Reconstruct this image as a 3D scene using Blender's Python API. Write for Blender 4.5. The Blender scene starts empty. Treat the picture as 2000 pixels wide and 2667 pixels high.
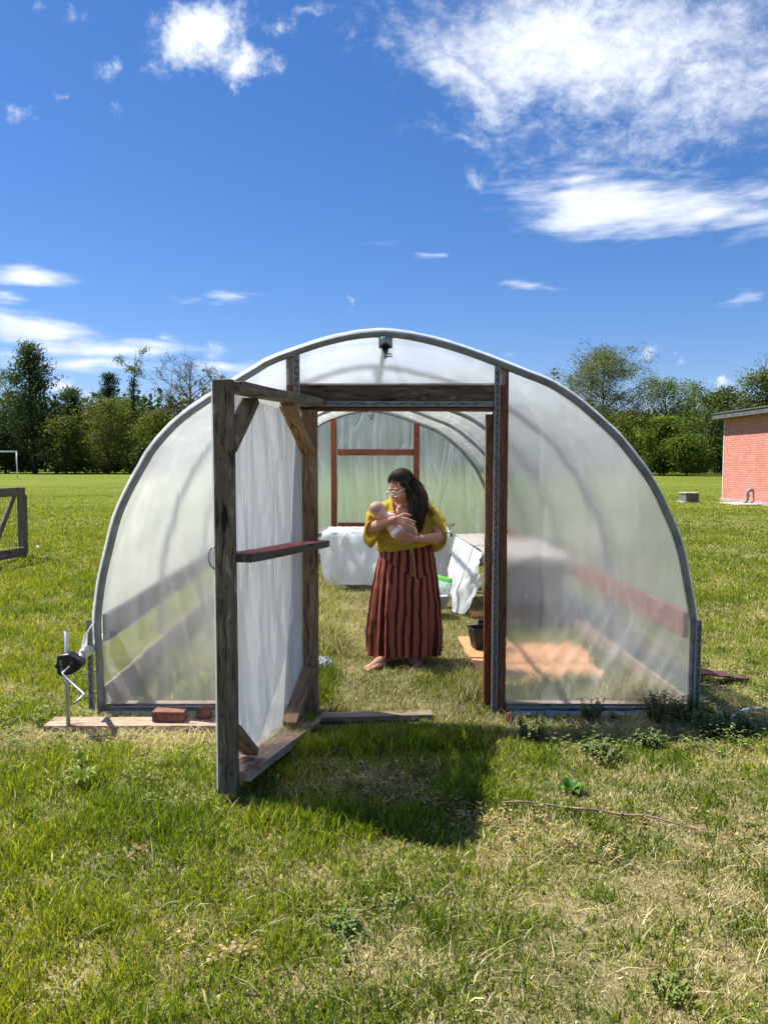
import bpy, bmesh, math, random
import numpy as np
from mathutils import Vector, Matrix, Quaternion, noise as mnoise
random.seed(7); rng = np.random.default_rng(7)
scene = bpy.context.scene
COL = scene.collection
R = math.radians
# ------------------------------------------------------------------ camera
H = 1.6; F = 2003.0; TH = math.atan(133.5/F)
CT, ST = math.cos(TH), math.sin(TH)
cam_d = bpy.data.cameras.new('camera'); cam = bpy.data.objects.new('camera', cam_d); COL.objects.link(cam)
cam.location = (0, 0, H); cam.rotation_euler = (math.pi/2-TH, 0, 0)
cam_d.sensor_fit = 'HORIZONTAL'; cam_d.sensor_width = 36; cam_d.lens = 36*F/2000
cam_d.clip_start = .05; cam_d.clip_end = 3000
scene.camera = cam
def ray(px, py):
    xc = (px-1000)/F; yc = (1333.5-py)/F
    return Vector((xc, CT+yc*ST, -ST+yc*CT))
def at(px, py, Y):
    """world point seen at photo pixel (2000x2667) on the vertical plane at distance Y"""
    d = ray(px, py); return Vector((0, 0, H))+d*(Y/d.y)
def gnd(px, py, z=0):
    d = ray(px, py); return Vector((0, 0, H))+d*((z-H)/d.z)
DS = 2000/1659
def atd(px, py, Y): return at(px*DS, py*DS, Y)
def gndd(px, py, z=0): return gnd(px*DS, py*DS, z)
# ------------------------------------------------------------------ object helpers
W = {}
def tag(o, label=None, cat=None, group=None, kind=None):
    if label: o['label'] = label
    if cat: o['category'] = cat
    if group: o['group'] = group
    if kind: o['kind'] = kind
    return o
def put(o, M=None, parent=None):
    M = M or Matrix()
    W[o] = M
    if parent is not None:
        o.parent = parent
        o.matrix_basis = W[parent].inverted() @ M
    else:
        o.matrix_basis = M
    return o
def thing(name, label, cat, loc=(0, 0, 0), group=None, rz=0):
    o = bpy.data.objects.new(name, None); COL.objects.link(o); o.empty_display_size = .1
    put(o, Matrix.Translation(Vector(loc)) @ Matrix.Rotation(rz, 4, 'Z'))
    return tag(o, label, cat, group)
class MB:
    def __init__(s): s.v = []; s.f = []; s.m = []; s.c = []
    def add(s, vs, fs, mi=0, col=None):
        b = len(s.v); s.v += [tuple(v) for v in vs]
        s.f += [tuple(i+b for i in f) for f in fs]; s.m += [mi]*len(fs)
        if col is not None or s.c:
            while len(s.c) < b: s.c.append((1, 1, 1))
            s.c += [col or (1, 1, 1)]*len(vs)
    def box(s, a, b, mi=0, M=None):
        x0, y0, z0 = a; x1, y1, z1 = b
        vs = [Vector(p) for p in ((x0,y0,z0),(x1,y0,z0),(x1,y1,z0),(x0,y1,z0),(x0,y0,z1),(x1,y0,z1),(x1,y1,z1),(x0,y1,z1))]
        if M: vs = [M @ p for p in vs]
        s.add(vs, [(0,3,2,1),(4,5,6,7),(0,1,5,4),(1,2,6,5),(2,3,7,6),(3,0,4,7)], mi)
    def tube(s, pts, r, n=8, mi=0, caps=True, col=None, flat=1.0):
        pts = [Vector(p) for p in pts]; k = len(pts)
        rs = r if isinstance(r, (list, tuple)) else [r]*k
        t = (pts[1]-pts[0]).normalized()
        u = t.orthogonal().normalized(); vs = []; fs = []
        for i, p in enumerate(pts):
            t2 = (pts[min(i+1, k-1)]-pts[max(i-1, 0)])
            t2 = t2.normalized() if t2.length > 1e-9 else t
            q = t.rotation_difference(t2); u = (q @ u).normalized(); t = t2
            w = t.cross(u)
            for j in range(n):
                a = 2*math.pi*j/n
                vs.append(p+(u*math.cos(a)+w*math.sin(a)*flat)*rs[i])
        for i in range(k-1):
            for j in range(n):
                j2 = (j+1) % n
                fs.append((i*n+j, i*n+j2, (i+1)*n+j2, (i+1)*n+j))
        if caps:
            fs.append(tuple(range(n-1, -1, -1))); fs.append(tuple((k-1)*n+j for j in range(n)))
        s.add(vs, fs, mi, col)
    def ellipsoid(s, c, M3, n=16, m=10, mi=0):
        c = Vector(c); vs = []; fs = []
        vs.append(c+M3 @ Vector((0,0,-1)))
        for i in range(1, m):
            a = -math.pi/2+math.pi*i/m
            for j in range(n):
                b = 2*math.pi*j/n
                vs.append(c+M3 @ Vector((math.cos(a)*math.cos(b), math.cos(a)*math.sin(b), math.sin(a))))
        vs.append(c+M3 @ Vector((0,0,1)))
        for j in range(n):
            fs.append((0, 1+(j+1) % n, 1+j)); fs.append((len(vs)-1, 1+(m-2)*n+j, 1+(m-2)*n+(j+1) % n))
        for i in range(m-2):
            for j in range(n):
                j2 = (j+1) % n
                fs.append((1+i*n+j, 1+i*n+j2, 1+(i+1)*n+j2, 1+(i+1)*n+j))
        s.add(vs, fs, mi)
    def grid(s, fn, nu, nv, mi=0, closed_u=False):
        vs = [fn(i/(nu if closed_u else nu-1), j/(nv-1)) for j in range(nv) for i in range(nu)]
        fs = []
        for j in range(nv-1):
            for i in range(nu if closed_u else nu-1):
                i2 = (i+1) % nu
                fs.append((j*nu+i, j*nu+i2, (j+1)*nu+i2, (j+1)*nu+i))
        s.add(vs, fs, mi)
    def mesh(s, name, mats, smooth=False):
        me = bpy.data.meshes.new(name); me.from_pydata(s.v, [], s.f)
        for m in (mats if isinstance(mats, (list, tuple)) else [mats]): me.materials.append(m)
        me.polygons.foreach_set('material_index', s.m)
        if smooth: me.polygons.foreach_set('use_smooth', [True]*len(s.f))
        if s.c:
            a = me.color_attributes.new('col', 'FLOAT_COLOR', 'POINT')
            a.data.foreach_set('color', np.c_[np.array(s.c), np.ones(len(s.c))].ravel())
        me.update(); return me
    def build(s, name, mats, parent=None, smooth=False, M=None, bevel=0):
        """vertices are in world space (or in the frame M)"""
        o = bpy.data.objects.new(name, s.mesh(name, mats, smooth)); COL.objects.link(o)
        if M is None:
            n = len(s.v); c = Vector((sum(v[0] for v in s.v)/n, sum(v[1] for v in s.v)/n, min(v[2] for v in s.v)))
            o.data.transform(Matrix.Translation(-c)); M = Matrix.Translation(c)
        put(o, M, parent)
        if bevel:
            b = o.modifiers.new('bevel', 'BEVEL'); b.width = bevel; b.segments = 2; b.limit_method = 'ANGLE'
        return o
def plank(name, p0, p1, w, t, side, mat, parent=None, bevel=.004, segs=14, warp=.0015):
    """timber from p0 to p1 (centre line); w along 'side', t across it; grain runs along local X"""
    p0 = Vector(p0); p1 = Vector(p1); x = (p1-p0).normalized(); L = (p1-p0).length
    z = x.cross(Vector(side)).normalized(); y = z.cross(x)
    M = Matrix((x, y, z)).transposed().to_4x4(); M.translation = p0
    b = MB(); sd = random.random()*50
    def ring(i):
        a = L*i/segs; dy = mnoise.noise(Vector((a*1.5+sd, 0, 0)))*warp*2; dz = mnoise.noise(Vector((a*1.5, sd, 7)))*warp*2
        return [(a, -w/2+dy, -t/2+dz), (a, w/2+dy, -t/2+dz), (a, w/2+dy, t/2+dz), (a, -w/2+dy, t/2+dz)]
    vs = []; fs = []
    for i in range(segs+1): vs += ring(i)
    for i in range(segs):
        for j in range(4):
            k = (j+1) % 4; fs.append((i*4+j, (i+1)*4+j, (i+1)*4+k, i*4+k))
    fs += [(0, 1, 2, 3), (segs*4+3, segs*4+2, segs*4+1, segs*4)]
    b.add(vs, fs)
    o = b.build(name, mat, parent, M=M, bevel=bevel)
    return o
def catmull(pts, n):
    pts = [Vector(p) for p in pts]; d = [0]
    for a, b in zip(pts, pts[1:]): d.append(d[-1]+(b-a).length)
    out = []
    for i in range(n):
        s = d[-1]*i/(n-1); k = 0
        while k < len(pts)-2 and d[k+1] < s: k += 1
        u = (s-d[k])/max(1e-9, d[k+1]-d[k])
        p0 = pts[max(k-1, 0)]; p1 = pts[k]; p2 = pts[k+1]; p3 = pts[min(k+2, len(pts)-1)]
        out.append(.5*((2*p1)+(p2-p0)*u+(2*p0-5*p1+4*p2-p3)*u*u+(3*p1-p0-3*p2+p3)*u**3))
    return out
def vnoise(x, y, s, seed):
    """value noise on numpy arrays, 0..1"""
    r = np.random.default_rng(seed); T = r.random((256, 256))
    x = x/s+500; y = y/s+500; xi = np.floor(x).astype(int); yi = np.floor(y).astype(int)
    u = x-xi; v = y-yi; u = u*u*(3-2*u); v = v*v*(3-2*v)
    g = lambda a, b: T[a % 256, b % 256]
    return (g(xi, yi)*(1-u)+g(xi+1, yi)*u)*(1-v)+(g(xi, yi+1)*(1-u)+g(xi+1, yi+1)*u)*v
def sm(x, a, b):
    t = np.clip((x-a)/(b-a), 0, 1); return t*t*(3-2*t)
# ------------------------------------------------------------------ material helpers
class NT:
    def __init__(s, mat=None, tree=None):
        s.t = tree or mat.node_tree; s.n = s.t.nodes; s.l = s.t.links
    def node(s, typ, props=None, **ins):
        nd = s.n.new(typ)
        for k, v in (props or {}).items(): setattr(nd, k, v)
        for k, v in ins.items():
            key = int(k[1:]) if k[0] == 'i' and k[1:].isdigit() else k.replace('_', ' ')
            s.set(nd.inputs[key], v)
        return nd
    def set(s, sock, v):
        if isinstance(v, bpy.types.NodeSocket): s.l.new(v, sock)
        elif isinstance(v, (tuple, list)) and len(v) == 3 and sock.type == 'RGBA': sock.default_value = (*v, 1)
        else: sock.default_value = v
    def math(s, op, a, b=0, c=0, clamp=False):
        nd = s.n.new('ShaderNodeMath'); nd.operation = op; nd.use_clamp = clamp
        for i, v in enumerate((a, b, c)): s.set(nd.inputs[i], v)
        return nd.outputs[0]
    def vmath(s, op, a, b=(0, 0, 0), out=0):
        nd = s.n.new('ShaderNodeVectorMath'); nd.operation = op
        s.set(nd.inputs[0], a)
        if op == 'SCALE': s.set(nd.inputs['Scale'], b)
        else: s.set(nd.inputs[1], b)
        return nd.outputs[out]
    def mix(s, f, a, b, blend='MIX'):
        nd = s.n.new('ShaderNodeMix'); nd.data_type = 'RGBA'; nd.blend_type = blend
        s.set(nd.inputs[0], f); s.set(nd.inputs[6], a); s.set(nd.inputs[7], b)
        return nd.outputs[2]
    def ramp(s, f, stops, interp='LINEAR'):
        nd = s.n.new('ShaderNodeValToRGB'); cr = nd.color_ramp; cr.interpolation = interp
        while len(cr.elements) < len(stops): cr.elements.new(.5)
        for e, (p, c) in zip(cr.elements, stops):
            e.position = p; e.color = (*c, 1) if len(c) == 3 else c
        s.l.new(f, nd.inputs[0]); return nd.outputs[0]
    def noise(s, vec, scale, detail=4, rough=.55, out=0, dist=0):
        nd = s.node('ShaderNodeTexNoise', Scale=scale, Detail=detail, Roughness=rough, Distortion=dist)
        s.l.new(vec, nd.inputs['Vector']); return nd.outputs[out]
    def mapping(s, vec, loc=(0, 0, 0), rot=(0, 0, 0), sc=(1, 1, 1)):
        nd = s.node('ShaderNodeMapping', Location=loc, Rotation=rot, Scale=sc); s.l.new(vec, nd.inputs['Vector']); return nd.outputs[0]
    def coord(s, out='Object'): return s.node('ShaderNodeTexCoord').outputs[out]
    def bump(s, h, strength=.3, dist=.01, normal=None):
        nd = s.node('ShaderNodeBump', Strength=strength, Distance=dist); s.l.new(h, nd.inputs['Height'])
        if normal is not None: s.l.new(normal, nd.inputs['Normal'])
        return nd.outputs[0]
    def attr(s, name, typ='GEOMETRY', out='Color'):
        return s.node('ShaderNodeAttribute', dict(attribute_name=name, attribute_type=typ)).outputs[out]
    def out(s, shader, disp=None):
        o = s.node('ShaderNodeOutputMaterial'); s.l.new(shader, o.inputs[0])
    def prin(s, **k): return s.node('ShaderNodeBsdfPrincipled', **k).outputs[0]
    def mixsh(s, f, a, b):
        nd = s.n.new('ShaderNodeMixShader'); s.set(nd.inputs[0], f); s.l.new(a, nd.inputs[1]); s.l.new(b, nd.inputs[2]); return nd.outputs[0]
def newmat(name):
    m = bpy.data.materials.new(name); m.use_nodes = True; m.node_tree.nodes.clear(); return m, NT(m)
def simple(name, col, rough=.6, metal=0, var=.12, scale=8, bump=.1, bscale=60, spec=.4):
    m, t = newmat(name); c = t.coord()
    n = t.noise(c, scale, 5)
    dark = tuple(x*(1-var*2) for x in col); lite = tuple(min(1, x*(1+var*1.6)) for x in col)
    cc = t.ramp(n, [(.3, dark), (.7, lite)])
    b = t.bump(t.noise(c, bscale, 3), bump, .004)
    t.out(t.prin(Base_Color=cc, Roughness=rough, Metallic=metal, Normal=b, Specular_IOR_Level=spec))
    return m
def wood(name, dark, mid, lite, paint=None, paint_axis=None, grain=1.0, rough=.85):
    m, t = newmat(name); c = t.coord()
    rnd = t.node('ShaderNodeObjectInfo').outputs['Random']
    off = t.node('ShaderNodeCombineXYZ', X=t.math('MULTIPLY', rnd, 37.0), Y=t.math('MULTIPLY', rnd, 11.0), Z=t.math('MULTIPLY', rnd, 5.0)).outputs[0]
    c2 = t.vmath('ADD', c, off)
    st = t.mapping(c2, sc=(1.6, 26*grain, 26*grain))
    wob = t.noise(t.mapping(c2, sc=(2.2, 5, 5)), 1.0, 2)
    st = t.vmath('ADD', st, t.vmath('SCALE', t.node('ShaderNodeCombineXYZ', Y=wob, Z=wob).outputs[0], 6.0))
    g1 = t.noise(st, 1.6, 6, .62)
    g2 = t.noise(t.mapping(c2, sc=(6, 160*grain, 160*grain)), 1.0, 3, .6)
    blotch = t.noise(t.mapping(c2, sc=(2.5, 7, 7)), 1.0, 4, .6)
    # knots
    vor = t.node('ShaderNodeTexVoronoi', Scale=1.0); t.l.new(t.mapping(c2, sc=(2.6, 9, 9)), vor.inputs['Vector'])
    kn = t.math('SUBTRACT', 1.0, t.math('MULTIPLY', vor.outputs['Distance'], 5.5), clamp=True)
    f = t.math('ADD', t.math('MULTIPLY', g1, .75), t.math('MULTIPLY', g2, .3))
    f = t.math('SUBTRACT', f, t.math('MULTIPLY', kn, .3))
    cc = t.ramp(f, [(.40, dark), (.485, mid), (.56, mid), (.66, lite)])
    cc = t.mix(t.math('MULTIPLY', t.math('SUBTRACT', blotch, .42, clamp=True), 1.3, clamp=True), cc, tuple(x*.55 for x in mid), 'MIX')
    h = t.math('ADD', t.math('MULTIPLY', g1, .6), t.math('MULTIPLY', g2, .5))
    if paint:
        pn = t.noise(t.mapping(c2, sc=(5, 14, 14)), 1.0, 6, .65)
        nz = t.node('ShaderNodeSeparateXYZ'); t.l.new(t.node('ShaderNodeNewGeometry').outputs['True Normal'], nz.inputs[0])
        top = t.math('GREATER_THAN', nz.outputs[2], .6)
        pm = t.math('MULTIPLY', t.ramp(t.math('ADD', pn, t.math('MULTIPLY', g2, .15)), [(paint[1], (1, 1, 1)), (paint[1]+.05, (0, 0, 0))]), top)
        cc = t.mix(pm, cc, t.ramp(pn, [(.2, tuple(x*.8 for x in paint[0])), (.6, paint[0])]))
    b = t.bump(h, .55, .004)
    t.out(t.prin(Base_Color=cc, Roughness=rough, Normal=b, Specular_IOR_Level=.25))
    return m
def leafmat(name, trans=.3, rough=.5, spec=.25):
    m, t = newmat(name); c = t.attr('col')
    p = t.prin(Base_Color=c, Roughness=rough, Specular_IOR_Level=spec)
    tr = t.node('ShaderNodeBsdfTranslucent', Color=t.mix(1.0, c, (1.0, 1.0, .55), 'MULTIPLY')).outputs[0]
    t.out(t.mixsh(trans, p, tr)); return m
EXPOSURE = 1.2; SKYMUL = (.635, .655, .88); SKYSTR = .068; CLOUD = 8.0; GRASSQ = 1.0
FIELD0, FIELD1, FIELD2 = (.07, .092, .011), (.12, .145, .017), (.17, .18, .03)
# ------------------------------------------------------------------ render and light
scene.render.engine = 'CYCLES'
cy = scene.cycles
cy.use_denoising = True
try: cy.denoiser = 'OPENIMAGEDENOISE'; cy.denoising_input_passes = 'RGB_ALBEDO_NORMAL'
except Exception: pass
cy.max_bounces = 10; cy.diffuse_bounces = 4; cy.glossy_bounces = 3; cy.transmission_bounces = 6; cy.transparent_max_bounces = 24
cy.sample_clamp_indirect = 6; cy.caustics_refractive = True; cy.caustics_reflective = False
cy.use_adaptive_sampling = True; cy.adaptive_threshold = .015
vs_ = scene.view_settings; scene.display_settings.display_device = 'sRGB'
vs_.view_transform = 'Standard'; vs_.look = 'None'; vs_.gamma = 1; vs_.use_curve_mapping = False; vs_.exposure = EXPOSURE
SUN = Vector((-1.035, .44, 1.97)).normalized()
sd = bpy.data.lights.new('sun', 'SUN'); sd.energy = 4.8; sd.angle = R(.53); sd.color = (1, .955, .88)
so = bpy.data.objects.new('sun', sd); COL.objects.link(so); so.rotation_mode = 'QUATERNION'
so.rotation_quaternion = SUN.to_track_quat('Z', 'Y'); so.location = SUN*30
world = bpy.data.worlds.new('World'); scene.world = world; world.use_nodes = True
world.node_tree.nodes.clear(); t = NT(tree=world.node_tree)
sky = t.node('ShaderNodeTexSky', dict(sky_type='NISHITA', sun_disc=False, sun_elevation=math.asin(SUN.z), sun_rotation=math.atan2(SUN.x, SUN.y), air_density=1.0, dust_density=.25, ozone_density=3.0, altitude=100))
sk = t.node('ShaderNodeHueSaturation', Saturation=1.22, Value=1.0, Hue=.492, Color=sky.outputs[0]).outputs[0]
sk = t.mix(1.0, sk, SKYMUL, 'MULTIPLY')
g = t.node('ShaderNodeSeparateXYZ'); t.l.new(t.coord('Generated'), g.inputs[0])
az = t.math('ARCTAN2', g.outputs[0], g.outputs[1]); el = t.math('ARCSINE', g.outputs[2])
P = t.node('ShaderNodeCombineXYZ', X=az, Y=el).outputs[0]
# warp so that cloud edges are ragged
wv = t.node('ShaderNodeTexNoise', Scale=9.0, Detail=6.0, Roughness=.62); t.l.new(P, wv.inputs['Vector'])
Pw = t.vmath('ADD', P, t.vmath('SCALE', t.vmath('SUBTRACT', wv.outputs['Color'], (.5, .5, .5)), .11))
st = t.mapping(P, rot=(0, 0, R(8)), sc=(5, 22, 1))
wv2 = t.node('ShaderNodeTexNoise', Scale=1.0, Detail=6.0, Roughness=.6); t.l.new(st, wv2.inputs['Vector'])
Ps = t.vmath('ADD', P, t.vmath('MULTIPLY', t.vmath('SUBTRACT', wv2.outputs['Color'], (.5, .5, .5)), (.16, .045, 0)))
def azel(px, py):
    d = ray(px*DS, py*DS).normalized(); return math.atan2(d.x, d.y), math.asin(d.z)
def blob(src, px, py, rx, ry, w, rot=0):
    a, e = azel(px, py); a1, _ = azel(px+rx*.5, py); a0, _ = azel(px-rx*.5, py); _, e1 = azel(px, py-ry*.5); _, e0 = azel(px, py+ry*.5)
    sx = max(1e-3, abs(a1-a0)); sy = max(1e-3, abs(e1-e0))
    v = t.vmath('SUBTRACT', src, (a, e, 0))
    if rot: v = t.mapping(v, rot=(0, 0, R(rot)))
    v = t.vmath('MULTIPLY', v, (1/sx, 1/sy, 0))
    d = t.vmath('LENGTH', v, out=1)
    return t.math('MULTIPLY_ADD', d, -w, w)
def many(lst, src):
    acc = None
    for b in lst:
        x = blob(src, *b); acc = x if acc is None else t.math('MAXIMUM', acc, x)
    return acc
puffs = many([(420, 75, 150, 100, 1.0, -20), (520, 110, 80, 60, .8), (235, 140, 32, 40, .42), (58, 240, 34, 26, .36), (600, 48, 36, 34, .42), (640, 12, 60, 22, .3), (130, 18, 50, 30, .22), (130, 203, 26, 12, .25), (760, 75, 26, 18, .25), (825, 62, 26, 20, .22), (560, 60, 30, 30, .3), (238, 240, 14, 14, .2),
    (1408, 776, 24, 22, .42), (1475, 768, 12, 12, .32), (1478, 790, 18, 10, .3), (1560, 842, 34, 18, .7), (750, 640, 10, 20, .4), (160, 835, 70, 40, .8), (470, 768, 34, 24, .3)], Pw)
big = many([(1245, 88, 490, 175, 1.05, 4), (1000, 170, 190, 90, .75, 30), (1560, 190, 340, 160, .62), (1130, 285, 200, 40, .28), (1400, 290, 320, 70, .35), (1010, 305, 60, 16, .45), (1030, 378, 36, 16, .3)], Pw)
streak = many([(1350, 455, 300, 92, 1.25, 4), (1240, 385, 190, 42, .8), (1600, 470, 240, 60, .7), (1640, 420, 120, 50, .6), (50, 588, 130, 36, .95), (10, 640, 60, 30, .6), (50, 700, 190, 42, 1.05), (240, 748, 280, 44, .95), (180, 780, 230, 30, .7), (20, 755, 90, 26, .6), (500, 637, 75, 20, .85), (430, 642, 60, 9, .4), (370, 717, 40, 13, .5), (500, 790, 150, 22, .7), (1150, 613, 85, 15, .6), (1625, 640, 65, 18, .55), (920, 547, 34, 13, .45), (800, 523, 70, 10, .2), (1110, 760, 24, 7, .35), (1655, 815, 50, 10, .3), (550, 740, 12, 8, .25)], Ps)
n1 = t.noise(P, 30, 7, .65); n2 = t.math('ADD', t.math('MULTIPLY', t.noise(t.vmath('ADD', t.mapping(P, rot=(0, 0, R(25)), sc=(1, 1.6, 1)), t.vmath('SCALE', wv.outputs['Color'], .05)), 44, 7, .66), .62), t.math('MULTIPLY', t.noise(t.mapping(P, rot=(0, 0, R(-15)), sc=(1, 2.2, 1)), 11, 5, .6), .40)); n3 = t.noise(st, 2.2, 6, .6)
dp = t.math('SMOOTHSTEP', 0, 0, 0) if False else None
def sstep(x, a, b):
    nd = t.node('ShaderNodeMapRange', dict(interpolation_type='SMOOTHSTEP')); t.set(nd.inputs[0], x); nd.inputs[1].default_value = a; nd.inputs[2].default_value = b
    return nd.outputs[0]
D1 = sstep(t.math('ADD', puffs, t.math('MULTIPLY', t.math('SUBTRACT', n1, .53), 1.8)), .0, .95)
D2 = t.math('MULTIPLY', t.math('ADD', t.math('MULTIPLY', sstep(t.math('ADD', t.math('MULTIPLY', big, .9), t.math('MULTIPLY', t.math('SUBTRACT', n2, .52), 2.2)), -.12, 1.0), .72), t.math('MULTIPLY', sstep(big, .0, .7), .20)), 1.0)
D3 = t.math('MULTIPLY', sstep(t.math('ADD', streak, t.math('MULTIPLY', t.math('SUBTRACT', n3, .53), 1.55)), .02, 1.05), .93)
D2 = t.math('MULTIPLY', D2, sstep(big, -.35, .12))
D = t.math('MAXIMUM', t.math('MAXIMUM', D1, D2), D3)
cb = t.math('MULTIPLY_ADD', t.noise(P, 15, 5, .6), .5, .72)
cl = t.vmath('SCALE', t.node('ShaderNodeCombineXYZ', X=.93, Y=.97, Z=1.03).outputs[0], t.math('MULTIPLY', cb, CLOUD))
up = sstep(el, -.02, .03)
fin = t.mix(t.math('MULTIPLY', D, up), sk, cl)
bg = t.node('ShaderNodeBackground', Color=fin, Strength=SKYSTR).outputs[0]
wo = t.node('ShaderNodeOutputWorld'); t.l.new(bg, wo.inputs[0])
world.cycles.sampling_method = 'MANUAL'; world.cycles.sample_map_resolution = 1024
# ------------------------------------------------------------------ ground sheet
def dryness(x, y):
    d = .275+.12*sm(x, -1.2, 1.2)+.5*(vnoise(x, y, .55, 1)-.5)+.55*(vnoise(x, y, .21, 2)-.5)+.6*(vnoise(x, y, .085, 4)-.5)+.35*(vnoise(x, y, 1.7, 3)-.5)
    d = d-.16*sm(-x, .9, 2.2)*sm(y, 2.0, 3.0)-.16*sm(y, 6.0, 9)
    # worn strip in front of the greenhouse, dead patch in the door's shadow
    d = d+.8*np.exp(-((y-4.48)/.20)**2)*sm(x, .45, .8)+.85*np.exp(-((y-4.36)/.17)**2)*sm(-x, .5, 1.0)+.5*np.exp(-(((x-2.3)/.35)**2+((y-4.95)/.3)**2))
    d = d+.55*np.exp(-(((x+.02)/.34)**2+((y-3.72)/.26)**2))
    d = d-.5*np.exp(-(((x-.10)/.5)**2+((y-4.22)/.16)**2))-.35*np.exp(-(((x-.42)/.16)**2+((y-3.72)/.30)**2))
    d = d+.38*np.exp(-(((x-.55)/.2)**2+((y-3.12)/.12)**2))+.3*np.exp(-(((x-1.0)/.25)**2+((y-2.35)/.12)**2))
    ins = (np.abs(x+.03) < 1.86) & (y > 4.86) & (y < 12.1)
    di = .69+.5*(vnoise(x, y, .45, 5)-.5)+.35*(vnoise(x, y, .16, 6)-.5)-.45*np.exp(-(((x+.62)/.14)**2+((y-5.3)/.5)**2))-.3*np.exp(-(((x-.5)/.25)**2+((y-5.6)/.5)**2))+.3*np.exp(-(((x+.15)/.3)**2+((y-5.25)/.16)**2))+.3*np.exp(-(((x+.45)/.22)**2+((y-7.3)/.6)**2))-.25*sm(-x, .75, 1.1)-.2*sm(x, .9, 1.3)
    d = np.where(ins, di, d)
    return np.clip(d, 0, 1)
m, t = newmat('ground_soil_and_turf'); c = t.coord('Object')
n1 = t.noise(c, 1.6, 6, .6); n2 = t.noise(c, 22, 5, .65); n3 = t.noise(c, 130, 3, .6)
near = t.ramp(t.math('ADD', t.math('MULTIPLY', n1, .45), t.math('ADD', t.math('MULTIPLY', n2, .35), t.math('MULTIPLY', n3, .3))), [(.38, (.035, .038, .014)), (.48, (.085, .085, .03)), (.58, (.20, .165, .08)), (.68, (.42, .34, .19))])
f1 = t.noise(t.mapping(c, sc=(.05, .22, 1)), 1.0, 4, .6); f2 = t.noise(c, .9, 5, .65); f3 = t.noise(t.mapping(c, sc=(3, 9, 1)), 1.0, 4, .65)
far = t.ramp(t.math('ADD', t.math('MULTIPLY', f1, .5), t.math('ADD', t.math('MULTIPLY', f2, .25), t.math('MULTIPLY', f3, .27))), [(.35, FIELD0), (.52, FIELD1), (.66, FIELD2)])
sy = t.node('ShaderNodeSeparateXYZ'); t.l.new(c, sy.inputs[0])
dist = t.vmath('LENGTH', c, out=1)
k = t.node('ShaderNodeMapRange'); t.set(k.inputs[0], dist); k.inputs[1].default_value = 8; k.inputs[2].default_value = 30
cc = t.mix(k.outputs[0], near, far)
bm_ = t.bump(t.math('ADD', n2, t.math('MULTIPLY', n3, .6)), .7, .03)
t.out(t.prin(Base_Color=cc, Roughness=.95, Normal=bm_, Specular_IOR_Level=.1)); M_ground = m
b = MB()
xs = [-900, -200, -60, -25, -12]+list(np.linspace(-6, 6, 49))+[12, 25, 60, 200, 900]; ys = [-900, -200, -40, -8, 0]+list(np.linspace(1, 13, 49))+[16, 22, 32, 50, 80, 130, 300, 1500]
def gz(x, y):
    z = (mnoise.noise(Vector((x*.8, y*.8, 3)))*.016+mnoise.noise(Vector((x*2.3, y*2.3, 8)))*.008) if abs(x) < 7 and 0 < y < 14 else 0
    return z-.006
vs = [(x, y, gz(x, y)) for y in ys for x in xs]; nx = len(xs)
fs = [(j*nx+i, j*nx+i+1, (j+1)*nx+i+1, (j+1)*nx+i) for j in range(len(ys)-1) for i in range(nx-1)]
b.add(vs, fs); go = b.build('ground', M_ground, None, True, M=Matrix()); tag(go, kind='structure')
# ------------------------------------------------------------------ grass blades (one mesh, colour per blade)
def blade_mesh(name, X, Y, hgt, wid, lean, col, mat, z0=None, label=None):
    n = len(X); az = rng.random(n)*2*np.pi; fa = rng.random(n)*2*np.pi
    dx = np.cos(az); dy = np.sin(az); sx = np.cos(fa)*wid*.5; sy_ = np.sin(fa)*wid*.5
    z = np.zeros(n)-.004 if z0 is None else z0
    hz = hgt*np.sqrt(np.clip(1-lean**2*.85, .02, 1)); lx = hgt*lean
    co = np.zeros((n, 5, 3), np.float32)
    co[:, 0] = np.c_[X-sx, Y-sy_, z]; co[:, 1] = np.c_[X+sx, Y+sy_, z]
    mx = X+dx*lx*.36; my = Y+dy*lx*.36; mz = z+hz*.62
    co[:, 2] = np.c_[mx+sx*.85, my+sy_*.85, mz]; co[:, 3] = np.c_[mx-sx*.85, my-sy_*.85, mz]
    co[:, 4] = np.c_[X+dx*lx, Y+dy*lx, z+hz]
    me = bpy.data.meshes.new(name); me.vertices.add(n*5); me.vertices.foreach_set('co', co.ravel())
    base = (np.arange(n)*5)[:, None]
    li = (base+np.array([0, 1, 2, 3, 3, 2, 4])).ravel().astype(np.int32)
    me.loops.add(n*7); me.loops.foreach_set('vertex_index', li)
    st = np.empty((n, 2), np.int32); st[:, 0] = np.arange(n)*7; st[:, 1] = st[:, 0]+4
    me.polygons.add(n*2); me.polygons.foreach_set('loop_start', st.ravel())
    me.update(calc_edges=True)
    a = me.color_attributes.new('col', 'FLOAT_COLOR', 'POINT')
    cc = np.ones((n, 5, 4), np.float32); cc[:, :, :3] = col[:, None, :]; 
    a.data.foreach_set('color', cc.ravel())
    me.materials.append(mat)
    o = bpy.data.objects.new(name, me); COL.objects.link(o); W[o] = Matrix()
    return o
M_grass = leafmat('grass_blades', .48, .45, .3)
GREEN = np.array([(.085, .150, .012), (.175, .265, .012), (.29, .355, .016), (.40, .415, .030), (.11, .17, .034)])
STRAW = np.array([(.70, .61, .36), (.60, .49, .27), (.78, .70, .46), (.45, .35, .19), (.62, .58, .27)])
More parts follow.
